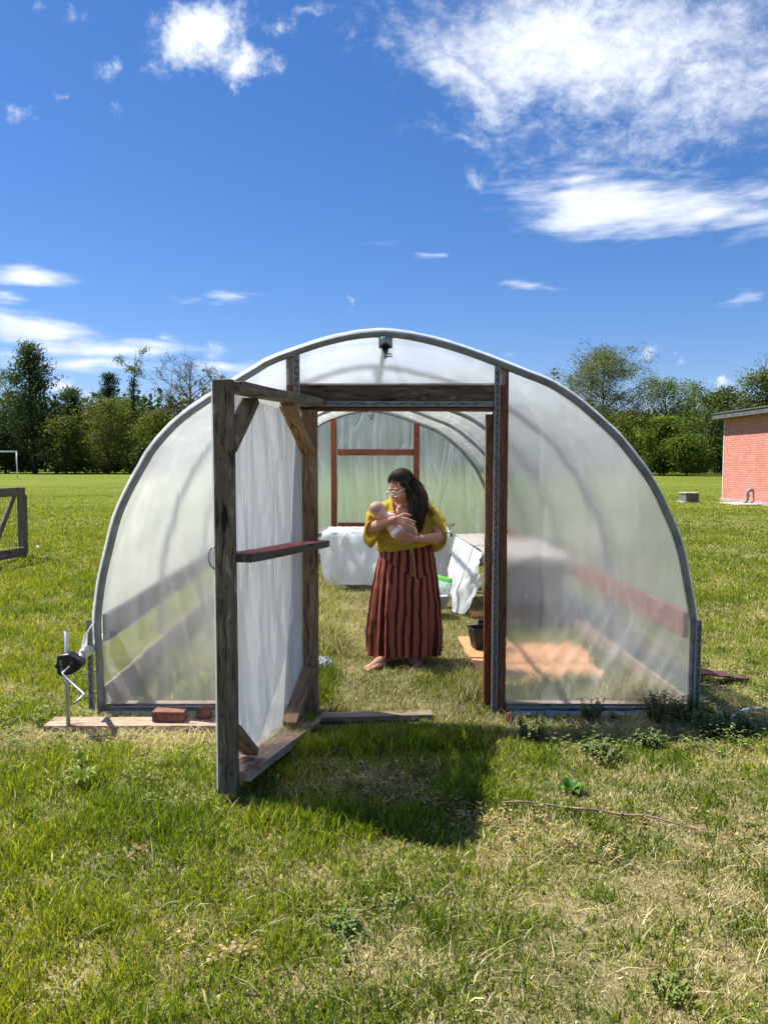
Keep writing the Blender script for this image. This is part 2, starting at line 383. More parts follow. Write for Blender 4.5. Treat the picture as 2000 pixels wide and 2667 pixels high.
def pick(dry, n, x, y):
    u = rng.random(n); isdry = u < np.clip(dry*1.05-.06, .03, .93)
    tone = vnoise(x, y, .5, 11)*2.2+rng.random(n)*2.4-.1+sm(-x, .2, 1.8)*.5
    g = GREEN[np.clip(tone.astype(int), 0, 3)]
    g = np.where((rng.random(n) < .18)[:, None], GREEN[4], g)
    s = STRAW[rng.integers(0, 5, n)]
    c = np.where(isdry[:, None], s, g)*(.5+.9*rng.random((n, 1))**1.2)
    return np.clip(c, 0, 1), isdry
KEEP = []      # rectangles with no grass (x0,x1,y0,y1)
def allowed(x, y):
    ok = np.ones(len(x), bool)
    for x0, x1, y0, y1 in KEEP: ok &= ~((x > x0) & (x < x1) & (y > y0) & (y < y1))
    # bare thatch shows through
    return ok
M_leaf = leafmat('broad_leaves', .3, .5, .3)
# ------------------------------------------------------------------ materials shared by the greenhouse
def film(name, refr, ior, rough, clear, milk, wr_scale, wr_str, stretch=(1, 1, 1), col=(.93, .95, .96), specks=True, rot=0, dif=.35, sheen=.8):
    """polythene sheet: part scattered through, part clear, part milky, with a soft sheen and wrinkles"""
    m, t = newmat(name); c = t.coord('Object')
    c1 = t.mapping(c, rot=(0, R(rot), 0), sc=stretch)
    w = t.noise(c1, wr_scale, 3, .5, dist=.8)
    rid = t.math('ABSOLUTE', t.math('SUBTRACT', w, .5))
    w2 = t.noise(t.mapping(c, sc=(1, 1, .6)), wr_scale*3.1, 3, .5)
    hgt = t.math('ADD', t.math('MULTIPLY', t.math('POWER', t.math('SUBTRACT', 1.0, t.math('MULTIPLY', rid, 2.0)), 6.0), .7), t.math('MULTIPLY', w2, .35))
    b = t.bump(hgt, wr_str, .03)
    tr = t.node('ShaderNodeBsdfTranslucent', Color=col, Normal=b).outputs[0]
    di = t.node('ShaderNodeBsdfDiffuse', Color=col, Normal=b).outputs[0]
    mk = t.mixsh(dif, tr, di)
    cr = t.node('ShaderNodeBsdfTransparent', Color=col).outputs[0]
    if refr > 0:
        rf = t.node('ShaderNodeBsdfRefraction', Color=col, Roughness=rough, IOR=ior, Normal=b).outputs[0]
        thru = t.mixsh(clear/(clear+refr), rf, cr); k = clear+refr
    else: thru = cr; k = clear
    # dust and creases make the sheet a little milkier in places
    du = t.noise(t.mapping(c, sc=(1, 1, .7)), 2.3, 5, .6)
    f = t.math('ADD', milk/(milk+k)-.10, t.math('MULTIPLY', du, .2))
    if specks:
        vo = t.node('ShaderNodeTexVoronoi', Scale=9.0); t.l.new(t.mapping(c, sc=(1, .2, .8)), vo.inputs['Vector']); vs_p = t.node('ShaderNodeSeparateXYZ'); t.l.new(vo.outputs['Color'], vs_p.inputs[0])
        f = t.math('ADD', f, t.math('MULTIPLY', t.math('LESS_THAN', vo.outputs['Distance'], t.math('MULTIPLY_ADD', vs_p.outputs[0], .16, -.085)), .5))
        stv = t.noise(t.mapping(c, rot=(0, R(rot*.4), 0), sc=(14, 1, .6)), 1.0, 4, .6)
        f = t.math('ADD', f, t.math('MULTIPLY', t.math('SUBTRACT', stv, .5), .35))
    f = t.math('ADD', f, t.math('MULTIPLY', t.math('POWER', t.math('SUBTRACT', 1.0, t.math('MULTIPLY', rid, 2.0)), 30.0), .12), clamp=True)
    sh = t.mixsh(f, thru, mk)
    lw = t.math('MULTIPLY_ADD', t.math('POWER', t.node('ShaderNodeLayerWeight', Blend=.5, Normal=b).outputs['Facing'], 5.0), .6, .04)
    gl = t.node('ShaderNodeBsdfGlossy', Color=(1, 1, 1), Roughness=.16, Normal=b).outputs[0]
    sh = t.mixsh(t.math('MULTIPLY', lw, sheen, clamp=True), sh, gl)
    t.out(sh); return m
M_front = film('polythene_end_sheet', .66, 1.13, .32, .05, .29, 1.1, .25, (1.2, 1, .35), rot=18, col=(.975, .985, .985), dif=.30)
M_back = film('polythene_back_sheet', .68, 1.16, .42, .03, .30, 1.7, .5, (1.5, 1, .3), rot=0, col=(.82, .91, .97))
M_roof = film('polythene_roof_sheet', 0, 1, 0, .60, .34, 1.2, .2, (.5, 1.2, .5), dif=.22, col=(.97, .975, .98))
M_door = film('polythene_door_sheet', .30, 1.1, .5, .15, .55, 2.0, .34, (1, 1.2, .32), col=(.93, .945, .955), rot=8, dif=.66, sheen=.35)
M_sheet = film('white_plastic_cover', 0, 1, 0, .08, .92, 3.0, .3, (1, 1, .45), col=(.76, .785, .79), dif=.72, sheen=.5)
M_scrap = film('torn_plastic', 0, 1, 0, .16, .8, 5, .9, col=(.88, .88, .86), dif=.65)
M_grey = wood('weathered_grey_timber', (.036, .028, .020), (.19, .155, .112), (.39, .335, .25))
M_greyd = wood('weathered_dark_timber', (.020, .014, .008), (.165, .125, .08), (.40, .325, .225))
M_brown = wood('weathered_brown_timber', (.065, .030, .015), (.26, .16, .09), (.48, .32, .185))
M_redst = wood('red_stained_timber', (.07, .024, .013), (.18, .075, .042), (.29, .13, .075), rough=.7)
M_back_st = wood('rust_stained_timber', (.07, .017, .008), (.21, .062, .026), (.33, .11, .046), rough=.65)
M_header = wood('dark_grey_header_timber', (.03, .02, .013), (.12, .08, .052), (.27, .19, .125))
M_hipl = wood('dark_grey_hip_timber', (.018, .016, .017), (.055, .05, .052), (.11, .10, .10))  # dark grey timber of the left hip boards
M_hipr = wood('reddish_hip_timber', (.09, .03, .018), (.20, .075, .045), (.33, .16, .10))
M_paint = wood('red_painted_timber', (.03, .024, .02), (.12, .10, .08), (.27, .23, .18), paint=((.46, .11, .095), .62))
M_paint2 = wood('flaking_red_painted_timber', (.10, .07, .045), (.36, .27, .19), (.60, .51, .40), paint=((.36, .07, .055), .46))
M_plank = wood('sun_bleached_plank', (.11, .08, .055), (.30, .22, .16), (.48, .385, .30), paint=((.36, .17, .125), .42))
M_galv = simple('galvanised_steel', (.36, .375, .385), .42, .75, .12, 14, .08, 90)
M_pipe = simple('dull_galvanised_pipe', (.22, .23, .23), .55, .45, .16, 10, .1, 70)
M_alu = simple('aluminium_channel', (.30, .30, .285), .6, .2, .08, 20, .05, 90)
M_wire = simple('black_coated_wire', (.05, .05, .05), .5)
M_dark = simple('dark_hole', (.006, .006, .007), .9)
M_screw = simple('screw_steel', (.09, .085, .08), .45, .8)
# ------------------------------------------------------------------ hoop profile traced at the front
YF = 4.8; AX = -.0295; BAY = 1.83; YB = YF+4*BAY
pr = [(252,1845),(247,1700),(243,1628),(246,1580),(256,1505),(270,1444),(295,1347),(325,1276),(367,1200),(397,1153),(464,1082),(553,1020),(608,985),(655,957),(700,930),(772,903),(843,880),(919,863),(991,857),(1063,863),(1147,882),(1227,907),(1299,934),(1370,962),(1439,990),(1502,1030),(1553,1073),(1612,1128),(1650,1174),(1692,1229),(1722,1280),(1747,1335),(1768,1384),(1785,1440),(1800,1518),(1812,1586),(1818,1625),(1816,1705),(1813,1845)]
PROF = [Vector((p.x, 0, p.z)) for p in catmull([at(x, y, YF) for x, y in pr], 90)]
def offset(prof, d):
    out = []
    for i, p in enumerate(prof):
        tn = (prof[min(i+1, len(prof)-1)]-prof[max(i-1, 0)]).normalized(); out.append(p+Vector((-tn.z, 0, tn.x))*d)
    return out
RT = .023
P_tube = offset(PROF, -RT-.004); P_in = offset(PROF, -2*RT); P_film = offset(PROF, .003)
top_i = max(range(len(PROF)), key=lambda i: PROF[i].z)
def ztop(x, prof=P_tube):
    L = [p for p in prof if p.z > .55]
    for a, b in zip(L, L[1:]):
        if a.x <= x <= b.x or b.x <= x <= a.x: return a.z+(b.z-a.z)*(x-a.x)/((b.x-a.x) or 1e-9)
    return .55
def sh(p, Y): return Vector((p.x+AX*(Y-YF), Y, p.z))
gh = thing('greenhouse', 'translucent white plastic hoop greenhouse with weathered timber door swung open', 'greenhouse', (0, YF, 0))
hoops = []
for i in range(5):
    Y = YF+BAY*i; b = MB(); pts = [sh(p, Y) for p in P_tube]
    pts[0].z = -.02; pts[-1].z = -.02
    b.tube(pts, RT, 10); hoops.append(b.build('hoop', M_pipe, gh, True))
# ridge pipe with brackets on every hoop
zr = PROF[top_i].z-.115; xr0 = at(1004, 880, YF).x
b = MB(); b.tube([(xr0, YF-.03, zr), (xr0+AX*(YB-YF), YB, zr)], .021, 12, caps=False); ridge = b.build('ridge_pipe', M_galv, gh, True)
b = MB(); b.tube([(xr0, YF-.026, zr), (xr0, YF-.02, zr)], .019, 12); b.build('pipe_bore', M_dark, ridge)
for i in range(5):
    Y = YF+BAY*i; x = xr0+AX*(Y-YF); b = MB()
    b.tube([(x, Y-.028, zr), (x, Y+.03, zr)], .029, 14, caps=False)
    b.box((x-.042, Y-.012, zr), (x+.042, Y+.012, zr+.10)); b.box((x-.01, Y-.014, zr-.06), (x+.01, Y+.014, zr-.02))
    b.tube([(x+.002, Y, zr-.035), (x+.04, Y, zr-.035)], .0045, 6); b.tube([(x+.002, Y, zr-.05), (x+.04, Y, zr-.05)], .0045, 6)
    b.build('ridge_bracket', M_galv, ridge, True)
# roof film, sagging a little between the hoops
nP = len(P_film); ysub = 33
def roof(u, v):
    k = u*(nP-1); i = min(int(k), nP-2); p = P_film[i].lerp(P_film[i+1], k-i); Y = YF-.014+(YB-YF+.05)*v
    ph = ((Y-YF)/BAY) % 1.0; sag = .016*math.sin(math.pi*ph)**2*(1 if 0 < (Y-YF) < YB-YF else 0)
    tn = (P_film[min(i+1, nP-1)]-P_film[max(i-1, 0)]).normalized(); nr = Vector((-tn.z, 0, tn.x))
    q = sh(p-nr*sag, Y); q += nr*(mnoise.noise(Vector((u*26, Y*1.7, 0)))*.002+.002)
    if Y < YF: q += nr*.003*mnoise.noise(Vector((u*60, 3, 1)))
    return q
b = MB(); u0 = next(i for i, p in enumerate(P_film) if p.z > .40)/(nP-1)
b.grid(lambda u, v: roof(u0+(1-u0)*u, v), 140, ysub*2); b.build('roof_film', M_roof, gh, True)
# rolled-up side: film rolled on a bar hanging at the left side, with its ragged end
rb = at(214, 1704, 4.72)
b = MB(); b.tube([(rb.x+.004, 4.60, rb.z), (rb.x+AX*7.3+.02, YB, rb.z)], .016, 10); rbar = b.build('roll_bar', M_galv, gh, True)
b = MB(); b.tube([(rb.x+.02+AX*(y-4.7), y, rb.z+.012+.006*mnoise.noise(Vector((y*4, 0, 0)))) for y in np.linspace(4.70, YB, 40)], [.034+.008*mnoise.noise(Vector((y*5, 2, 0))) for y in np.linspace(4.70, YB, 40)], 12); b.build('rolled_film', M_scrap, rbar, True)
pa = [at(243, 1618, 4.77), at(216, 1664, 4.73), at(211, 1700, 4.70)]; pb = [at(246, 1622, 4.84), at(244, 1680, 4.84), at(232, 1712, 4.84)]
def rag(u, v):
    a = catmull(pa, 9)[int(round(v*8))]; c = catmull(pb, 9)[int(round(v*8))]
    return a.lerp(c, u)+Vector((.01*mnoise.noise(Vector((u*6, v*9, 0))), .02*mnoise.noise(Vector((u*7, v*7, 5))), .006*mnoise.noise(Vector((u*9, v*3, 8)))))
b = MB(); b.grid(rag, 14, 9); b.build('torn_film_end', M_scrap, gh, True)
# hip boards and baseboards along the two sides
def side_x(z, right): 
    L = P_in[top_i:] if right else P_in[:top_i][::-1]
    for a, c in zip(L, L[1:]):
        if (a.z-z)*(c.z-z) <= 0: return a.x+(c.x-a.x)*(a.z-z)/((a.z-c.z) or 1e-9)
    return L[-1].x
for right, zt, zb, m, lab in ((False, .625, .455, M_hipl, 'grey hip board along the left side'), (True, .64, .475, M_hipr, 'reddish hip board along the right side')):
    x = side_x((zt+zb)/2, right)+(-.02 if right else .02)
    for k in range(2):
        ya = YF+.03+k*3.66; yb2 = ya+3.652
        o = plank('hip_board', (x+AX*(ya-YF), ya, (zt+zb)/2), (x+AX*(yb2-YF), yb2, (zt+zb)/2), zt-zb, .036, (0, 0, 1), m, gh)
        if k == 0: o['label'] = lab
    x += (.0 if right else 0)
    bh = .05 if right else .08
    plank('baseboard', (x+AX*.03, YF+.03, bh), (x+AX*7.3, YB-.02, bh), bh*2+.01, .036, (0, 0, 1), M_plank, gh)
# front: sills, studs, header, jambs
XL0 = at(747, 1300, YF).x; XL1 = at(769, 1300, YF).x; XR0 = at(1296, 1300, YF).x; XR1 = at(1323, 1300, YF).x
yS = YF+.052
plank('door_stud', ((XL0+XL1)/2, yS, -.02), ((XL0+XL1)/2, yS, ztop((XL0+XL1)/2)-.01), XL1-XL0, .075, (1, 0, 0), M_redst, gh)
plank('door_stud', ((XR0+XR1)/2, yS, -.02), ((XR0+XR1)/2, yS, ztop((XR0+XR1)/2)-.01), XR1-XR0, .075, (1, 0, 0), M_redst, gh)
zh0 = at(1000, 1047, YF).z; zh1 = at(1000, 997, YF).z
xhl = XL1+.002; xhr = XR0-.002
plank('header', (xhl, yS, (zh0+zh1)/2-.02), (xhr, yS, (zh0+zh1)/2-.02), zh1-zh0+.04, .07, (0, 0, 1), M_header, gh)
zj = zh0-.042
plank('head_jamb', (xhl, yS+.02, zj), (xhr, yS+.02, zj), .016, .13, (0, 0, 1), M_redst, gh)
plank('door_jamb', (xhr-.009, yS+.02, -.01), (xhr-.009, yS+.02, zj-.01), .018, .13, (1, 0, 0), M_redst, gh)
plank('door_jamb', (xhl+.009, yS+.02, -.01), (xhl+.009, yS+.02, zj-.01), .018, .13, (1, 0, 0), M_redst, gh)
xs0 = at(1263, 1300, YF+.11).x; xs1 = at(1281, 1300, YF+.11).x; zsp = at(1270, 1532, YF+.11).z; zst = at(1270, 1079, YF+.11).z
o = plank('door_stop', ((xs0+xs1)/2, YF+.115, zsp+.002), ((xs0+xs1)/2, YF+.115, zst), xs1-xs0, .04, (1, 0, 0), M_brown, gh)
o['label'] = 'grey upper door stop board'
o = plank('door_stop', ((xs0+xs1)/2+.001, YF+.115, 0), ((xs0+xs1)/2+.001, YF+.115, zsp-.002), xs1-xs0, .04, (1, 0, 0), M_back_st, gh)
o['label'] = 'brown lower door stop board'
xlL = side_x(.3, False)+.0; xrR = side_x(.3, True)-.0
zsill = at(1000, 1836, YF).z
plank('sill_board', (xlL+.01, YF+.045, zsill/2+.005), (XL0-.002, YF+.045, zsill/2+.005), zsill, .08, (0, 0, 1), M_plank, gh)
plank('sill_board', (XR1+.002, YF+.045, zsill/2+.005), (xrR-.01, YF+.045, zsill/2+.005), zsill, .08, (0, 0, 1), M_plank, gh)
def panel(name, x0, x1, z0f, z1f, mat, Y, nx=90, nz=80, amp=.006, tilt=0, parent=gh):
    sd = random.random()*40
    def fn(u, v):
        x = x0+(x1-x0)*u; za = z0f(x); zb = z1f(x); z = za+(zb-za)*v
        e = min(1, 6*min(u, 1-u, v, 1-v))
        d = .012*math.exp(-((z-.22)/.36)**2)*e*(1-2.2*abs(mnoise.noise(Vector(((x+.62*z*tilt)*8+sd, 3, z*.4)))))*(abs(tilt) > .1)
        d += amp*e*(mnoise.noise(Vector((x*2.4+z*tilt+sd, z*.8, 0)))*1.3+mnoise.noise(Vector((x*6+z*tilt*3, z*1.4, sd)))*.5)
        return Vector((x+AX*(Y-YF), Y+d, z))
    b = MB(); b.grid(fn, nx, nz); return b.build(name, mat, parent, True)
yP = YF+.008
panel('front_film', side_x(.3, False)+.006, XL0, lambda x: .03, lambda x: min(ztop(x), 3), M_front, yP, tilt=.5)
panel('front_film', XR1, side_x(.3, True)-.006, lambda x: .03, lambda x: ztop(x), M_front, yP, tilt=-.9)
panel('transom_film', XL0, XR1-.02, lambda x: zh1-.012, lambda x: ztop(x), M_front, yP-.0, nz=30, amp=.004)
# aluminium channels with the zigzag wire
def channel(p0, p1, wd, parent=gh, pitch=.075, side=(1, 0, 0)):
    p0 = Vector(p0); p1 = Vector(p1); d = (p1-p0); L = d.length; d.normalize(); s = Vector(side); f = Vector((0, -1, 0))
    M = Matrix((d, s, d.cross(s))).transposed().to_4x4(); M.translation = p0
    b = MB(); h = wd/2
    sg = 1 if d.cross(s).y < 0 else -1
    b.box((0, -h, -.002*1), (L, h, .002), 0); 
    for q in (-1, 1): b.box((0, q*h-.0035, .0022*sg if sg > 0 else -.013), (L, q*h+.0035, .013 if sg > 0 else -.0022), 0)
    ch = b.build('wire_channel', M_alu, parent, M=M)
    n = int(L/pitch*2); pts = []
    for i in range(n+1):
        s_ = -1 if i % 2 else 1; x = (i+.5)*pitch/2
        if x > L-.01: break
        pts += [(x-pitch*.13, s_*h*.72, .008*sg), (x+pitch*.13, s_*h*.72, .008*sg)]
    b = MB(); b.tube(pts, .0028, 5); b.build('wiggle_wire', M_wire, ch, True, M=M)
    return ch
yC = YF-.012
channel((XR0-.012, yC, .0), (XR0-.012, yC, ztop(XR0)-.015), .027)
channel((XL1+.016, yC, .0), (XL1+.016, yC, ztop(XL1)-.015), .032)
channel((xhl+.035, yC+.004, zh0-.012), (xhr-.035, yC+.004, zh0-.012), .025, side=(0, 0, 1), pitch=.155)
xlg = at(238, 1700, YF).x; channel((xlg, yC+.004, .02), (xlg-.006, yC+.004, .60), .03)
xrg = at(1811, 1700, YF).x; channel((xrg, yC-.016, .02), (xrg+.004, yC-.016, .60), .028)
channel((xlL+.05, yC+.004, zsill-.022), (XL0-.03, yC+.004, zsill-.022), .026, side=(0, 0, 1), pitch=.2)
channel((XR1+.02, yC+.004, zsill-.026), (xrR-.09, yC+.004, zsill-.026), .026, side=(0, 0, 1), pitch=.2)
for x0, x1 in ((xlL+.0, XL0-.05), (XR1+.02, xrR-.25)):
    b = MB()
    def flap(u, v, x0=x0, x1=x1):
        x = x0+(x1-x0)*u; fall = .05+.022*mnoise.noise(Vector((x*4, 1, 0)))
        return Vector((x, YF-.022-.018*v-.02*v*(1+mnoise.noise(Vector((x*6, v*2, 3)))), zsill-.034-fall*v+.008*mnoise.noise(Vector((x*9, 0, 4)))))
    b.grid(flap, 60, 6); b.build('film_flap', M_scrap, gh, True)
# film lapped over the hoop at the front: a thin loose lip
# back wall: film, studs and rails
panel('back_film', side_x(.3, False)+.0, side_x(.3, True)-.0, lambda x: .02, lambda x: ztop(x), M_back, YB+.03, 60, 60, .01, .0)
def bx(px, py): p = at(px, py, YB-.02); return p
zb1 = ztop(-.3)
for px in (870, 1084.5):
    p = bx(px, 1300); plank('back_stud', (p.x, YB-.02, 0), (p.x, YB-.02, ztop(p.x-AX*(YB-YF))-.0), .093, .04, (1, 0, 0), M_back_st, gh)
xa = bx(878, 0).x; xb = bx(1077, 0).x
for y0, y1 in ((1170, 1186), (1361, 1378)):
    z = (bx(0, y0).z+bx(0, y1).z)/2; plank('back_rail', (xa-.02, YB-.031, z), (xb+.02, YB-.031, z), abs(bx(0, y0).z-bx(0, y1).z), .04, (0, 0, 1), M_back_st, gh)
plank('back_sill', (-1.9+AX*7.3, YB-.02, .06), (1.85+AX*7.3, YB-.02, .06), .14, .04, (0, 0, 1), M_plank, gh)
# ------------------------------------------------------------------ the door, swung out towards the camera
Hp = Vector((at(808, 1300, 4.78).x, 4.78, 0)); Fp = Vector((at(586, 1300, 3.52).x, 3.52, 0))
dd = (Fp-Hp); LD = dd.length; dd.normalize(); dn = Vector((-dd.y, dd.x, 0)).normalized()
if dn.x < 0: dn = -dn
def dp(s, z, n=0): return Hp+dd*s+dn*n+Vector((0, 0, z))
zF0 = at(594, 2066, Fp.y).z; zF1 = at(585, 988, Fp.y).z; zH0 = at(808, 1868, Hp.y).z+.01; zH1 = at(808, 1067, Hp.y).z
SW = .092; RWD = .14; ro = .026
door = plank('door', dp(0, zH0), dp(0, zH1), SW, .04, dn, M_brown, gh); door['label'] = 'weathered timber door frame standing open'
plank('stile', dp(LD, zF0), dp(LD, zF1), SW, .042, dn, M_greyd, door)
def rail(yF, yH, mat, top=False, wd=RWD, t=.04):
    zf = atd(0, yF, Fp.y).z; zh_ = atd(0, yH, Hp.y).z
    e = -.04 if top else .021
    return plank('rail', dp(-.03 if top else .022, zh_, ro), dp(LD-.023, zf, ro), wd, t, dn, mat, door)
rail(833, 871, M_grey, True, .135, .045)
rt = plank('rail', dp(-.03, atd(0, 1175, Hp.y).z, ro+.022), dp(LD-.023, atd(0, 1206, Fp.y).z, ro+.022), .135, .042, dn, M_paint, door)
rb_ = plank('rail', dp(-.03, zH0-.02, ro), dp(LD-.023, zF0+.075, ro), .145, .045, dn, M_paint2, door)
zt_h = atd(0, 871, Hp.y).z-.03; zt_f = atd(0, 833, Fp.y).z-.03
for s0, z0, s1, z1, m in ((.43, zt_h-.005, .035, 1.66, M_brown), (LD-.33, zt_f-.01, LD-.03, zt_f-.26, M_greyd), (.42, .07, .03, .30, M_brown), (LD-.27, .135, LD-.03, .345, M_brown)):
    plank('brace', dp(s0, z0, -.0), dp(s1, z1, -.0), .085, .038, dn, m, door)
sdv = 3.1
def dfilm(u, v):
    s = -.01+(LD+.03)*u; z0 = zH0+.01+(zF0+.02-zH0-.01)*u; z1 = zH1+(zF1-.01-zH1)*u; z = z0+(z1-z0)*v
    e = min(1, 5*min(u, 1-u, v, 1-v))
    n = -.052+e*(.012*mnoise.noise(Vector((s*5+z*.8, z*1.3, sdv)))+.007*mnoise.noise(Vector((s*14-z*1.2, z*3, 1))))
    return dp(s, z, n)
b = MB(); b.grid(dfilm, 60, 90); b.build('door_film', M_door, door, True)
# loose doubled strip of film near the hinge
def dstrip(u, v):
    sb = .24+.55*max(0, (.34-v)/.34)**1.4+.03*mnoise.noise(Vector((v*5, 0, 2))); s = sb+(LD-.03-sb)*u; z = zH0+.10+(zF0+.10-zH0-.10)*(s/LD)+(zH1-.04-zH0-.10)*v
    return dp(s, z, -.036+.006*mnoise.noise(Vector((s*16-z*2, z*3, 5)))+.010*mnoise.noise(Vector((s*7, z*2.2, 9))))
b = MB(); b.grid(dstrip, 60, 80); b.build('loose_film', M_door, door, True)
hz_ = atd(0, 1205, Fp.y).z
b = MB(); b.tube([dp(LD+.01, hz_+.05*math.cos(a), -.05-.03*math.sin(a)) for a in np.linspace(0, math.pi, 10)], .0045, 6); b.build('handle', M_galv, door, True)
for z, dz in ((zF1-.06, .02), (zF1-.36, -.01), (1.02, .012), (.42, -.02), (zF0+.10, .022)):
    b = MB(); c = dp(LD+.0215, z, dz); b.tube([c, c+dd*.0025], .0075, 10); b.build('screw', M_screw, door)
for z in (.35, 1.55):
    b = MB(); b.box((-.004, -.03, -.05), (.004, .03, .05)); b.build('hinge', M_galv, door, M=Matrix.Translation(dp(-.035, z, -.05)))
# ------------------------------------------------------------------ tables under plastic inside the greenhouse
M_tab = simple('purple_grey_board', (.17, .15, .17), .7); M_tleg = M_brown
tx0 = at(830, 1400, 9.75).x; zt = .69
tb = thing('table', 'long low table across the back of the greenhouse, bare board end showing', 'table', (.0, 10.0, 0))
b = MB(); b.box((tx0, 9.62, zt-.045), (.86, 10.4, zt)); b.build('tabletop', M_tab, tb, bevel=.004)
for x in (tx0+.12, .75):
    for y in (9.72, 10.3): plank('leg', (x, y, 0), (x, y, zt-.047), .07, .07, (1, 0, 0), M_brown, tb)
cx0 = at(846, 1400, 9.6).x
def cover_back(u, v):
    x = cx0+(.84-cx0)*u; prof = [(10.36, zt+.012), (9.68, zt+.016), (9.585, zt-.005), (9.55, zt-.09), (9.54, .45), (9.50, .25), (9.47, .05)]
    L = catmull([Vector((0, y, z)) for y, z in prof], 60); p = L[min(59, int(v*59.01))]
    n1 = mnoise.noise(Vector((x*2.6, v*1.6, 1.7))); n2 = mnoise.noise(Vector((x*9+v*1.5, v*1.3, 4))); n3 = abs(mnoise.noise(Vector((x*4-v*3, v*1.6, 9))))
    dr = sm(np.array(v), .42, .55).item(); e = Vector((0, -(.085*n1+.040*n2+.05*n3)*dr, (.012*abs(n2)+.012*abs(n1))*(1-dr)))
    xx = x+(.03*n1*dr)-(.07*math.sin(math.pi*min(1, max(0, (v-.4)/.6)))*max(0, 1-u*9))+(.05*(v-.5)*dr*(1 if u < .1 else 0)); return Vector((xx, p.y, p.z+.004+(.03*n1 if v > .97 else 0)))+e
b = MB(); b.grid(cover_back, 90, 60); o = b.build('plastic_cover', M_sheet, None, True); tag(o, 'crumpled white plastic sheet draped over the back table behind the woman', 'plastic sheet')
rt_ = thing('table', 'low bench along the right wall of the greenhouse under white plastic', 'table', (1.35, 8.5, 0))
rA = at(1187, 1396, 9.25); rB = at(1256, 1441, 7.6); zr2 = .685
b = MB(); b.box((rB.x+.02, 7.66, zr2-.05), (1.74, 9.4, zr2)); b.build('tabletop', M_tab, rt_, bevel=.004)
for x in (rB.x+.1, 1.66):
    for y in (7.75, 9.3): plank('leg', (x, y, 0), (x, y, zr2-.052), .07, .07, (1, 0, 0), M_brown, rt_)
def cover_right(u, v):   # top and the front drape
    x = rB.x-.005+(1.76-rB.x)*u
    L = [(9.42, zr2+.01), (8.2, zr2+.012), (7.66, zr2+.012), (7.60, zr2-.02), (7.59, zr2-.10)]
    k = v*4; i = min(3, int(k)); p = Vector((0, *L[i])).lerp(Vector((0, *L[i+1])), k-i)
    n1 = mnoise.noise(Vector((x*4, v*3, 21))); n2 = mnoise.noise(Vector((x*10, v*10, 14)))
    dr = 1 if v > .6 else 0; off = .10*(1-min(1, abs(p.y-7.6)/1.7)) if False else 0
    xl = rA.x+(rB.x-rA.x)*min(1, max(0, (9.25-p.y)/1.65)); x = xl+(1.76-xl)*u
    return Vector((x, p.y-(.03*n1+.015*n2)*dr, p.z+.006+.01*abs(n2)*(1-dr)))
M_dimmed = film('dimmed_beige_cover', 0, 1, 0, .14, .86, 3.0, .3, (1, 1, .45), col=(.60, .55, .48), dif=.75, sheen=.3)  # cover top given a darker beige so the sunlit face looks less bright
b = MB(); b.grid(cover_right, 40, 60, 1)
top = [rA, rA.lerp(rB, .5)+Vector((0, 0, .006)), rB]; bot = [at(1172, 1520, 8.9), at(1183, 1575, 8.35), at(1178, 1604, 8.0), at(1215, 1590, 7.75), at(1257, 1512, 7.5)]
def hang(u, v):
    a = catmull(top, 31)[int(round(u*30))]; c = catmull(bot, 31)[int(round(u*30))]
    p = a.lerp(c, v); p += Vector((-.05*math.sin(math.pi*v)*.8, -.03*math.sin(math.pi*v), 0))
    n1 = mnoise.noise(Vector((u*6+v*1.5, v*1.6, 31))); n2 = mnoise.noise(Vector((u*14, v*7, 4)))
    p += Vector((-.05*n1-.02*n2, -.05*n1, (.03*n2 if v > .95 else 0)))*min(1, v*3)
    p.z = max(p.z, .015); return p
b.grid(hang, 31, 40)
o = b.build('plastic_cover', [M_sheet, M_dimmed], None, True); tag(o, 'white plastic sheet over the right bench, its loose corner trailing on the grass', 'plastic sheet')
M_panel = simple('grey_shaded_board', (.21, .225, .215), .8, 0, .2, 4)  # added board, its grey paints in the shade on the bench front
b = MB(); b.box((rB.x+.03, 7.67, .24), (1.72, 7.69, zr2-.053)); b.box((1.15, 7.665, .24), (1.162, 7.695, zr2-.053)); b.build('shade_panel', M_panel, rt_, bevel=.003)
# dead leaf clump on the table
b = MB(); lp = at(1170, 1394, 9.8)
M_deadleaf = simple('dead_leaf', (.07, .032, .022), .8)
for i in range(14):
    a = i*2.4; r = .05+.03*random.random(); h = .02+.07*random.random(); c = lp+Vector((math.cos(a)*r*.8, math.sin(a)*r*.6, 0)); c.z = zt+.03+h
    d = Vector((math.cos(a+1), math.sin(a+1), .5))*.035; s = Vector((-math.sin(a), math.cos(a), .3))*.018
    b.add([c-d, c+s+Vector((0, 0, .008)), c+d, c-s], [(0, 1, 2), (0, 2, 3)])
b.tube([Vector((lp.x, lp.y, zt+.02)), Vector((lp.x+.01, lp.y, zt+.08))], .006, 5)
o = b.build('dead_plant', M_deadleaf); tag(o, 'small withered brown plant lying on the back table by the woman elbow', 'dead plant')
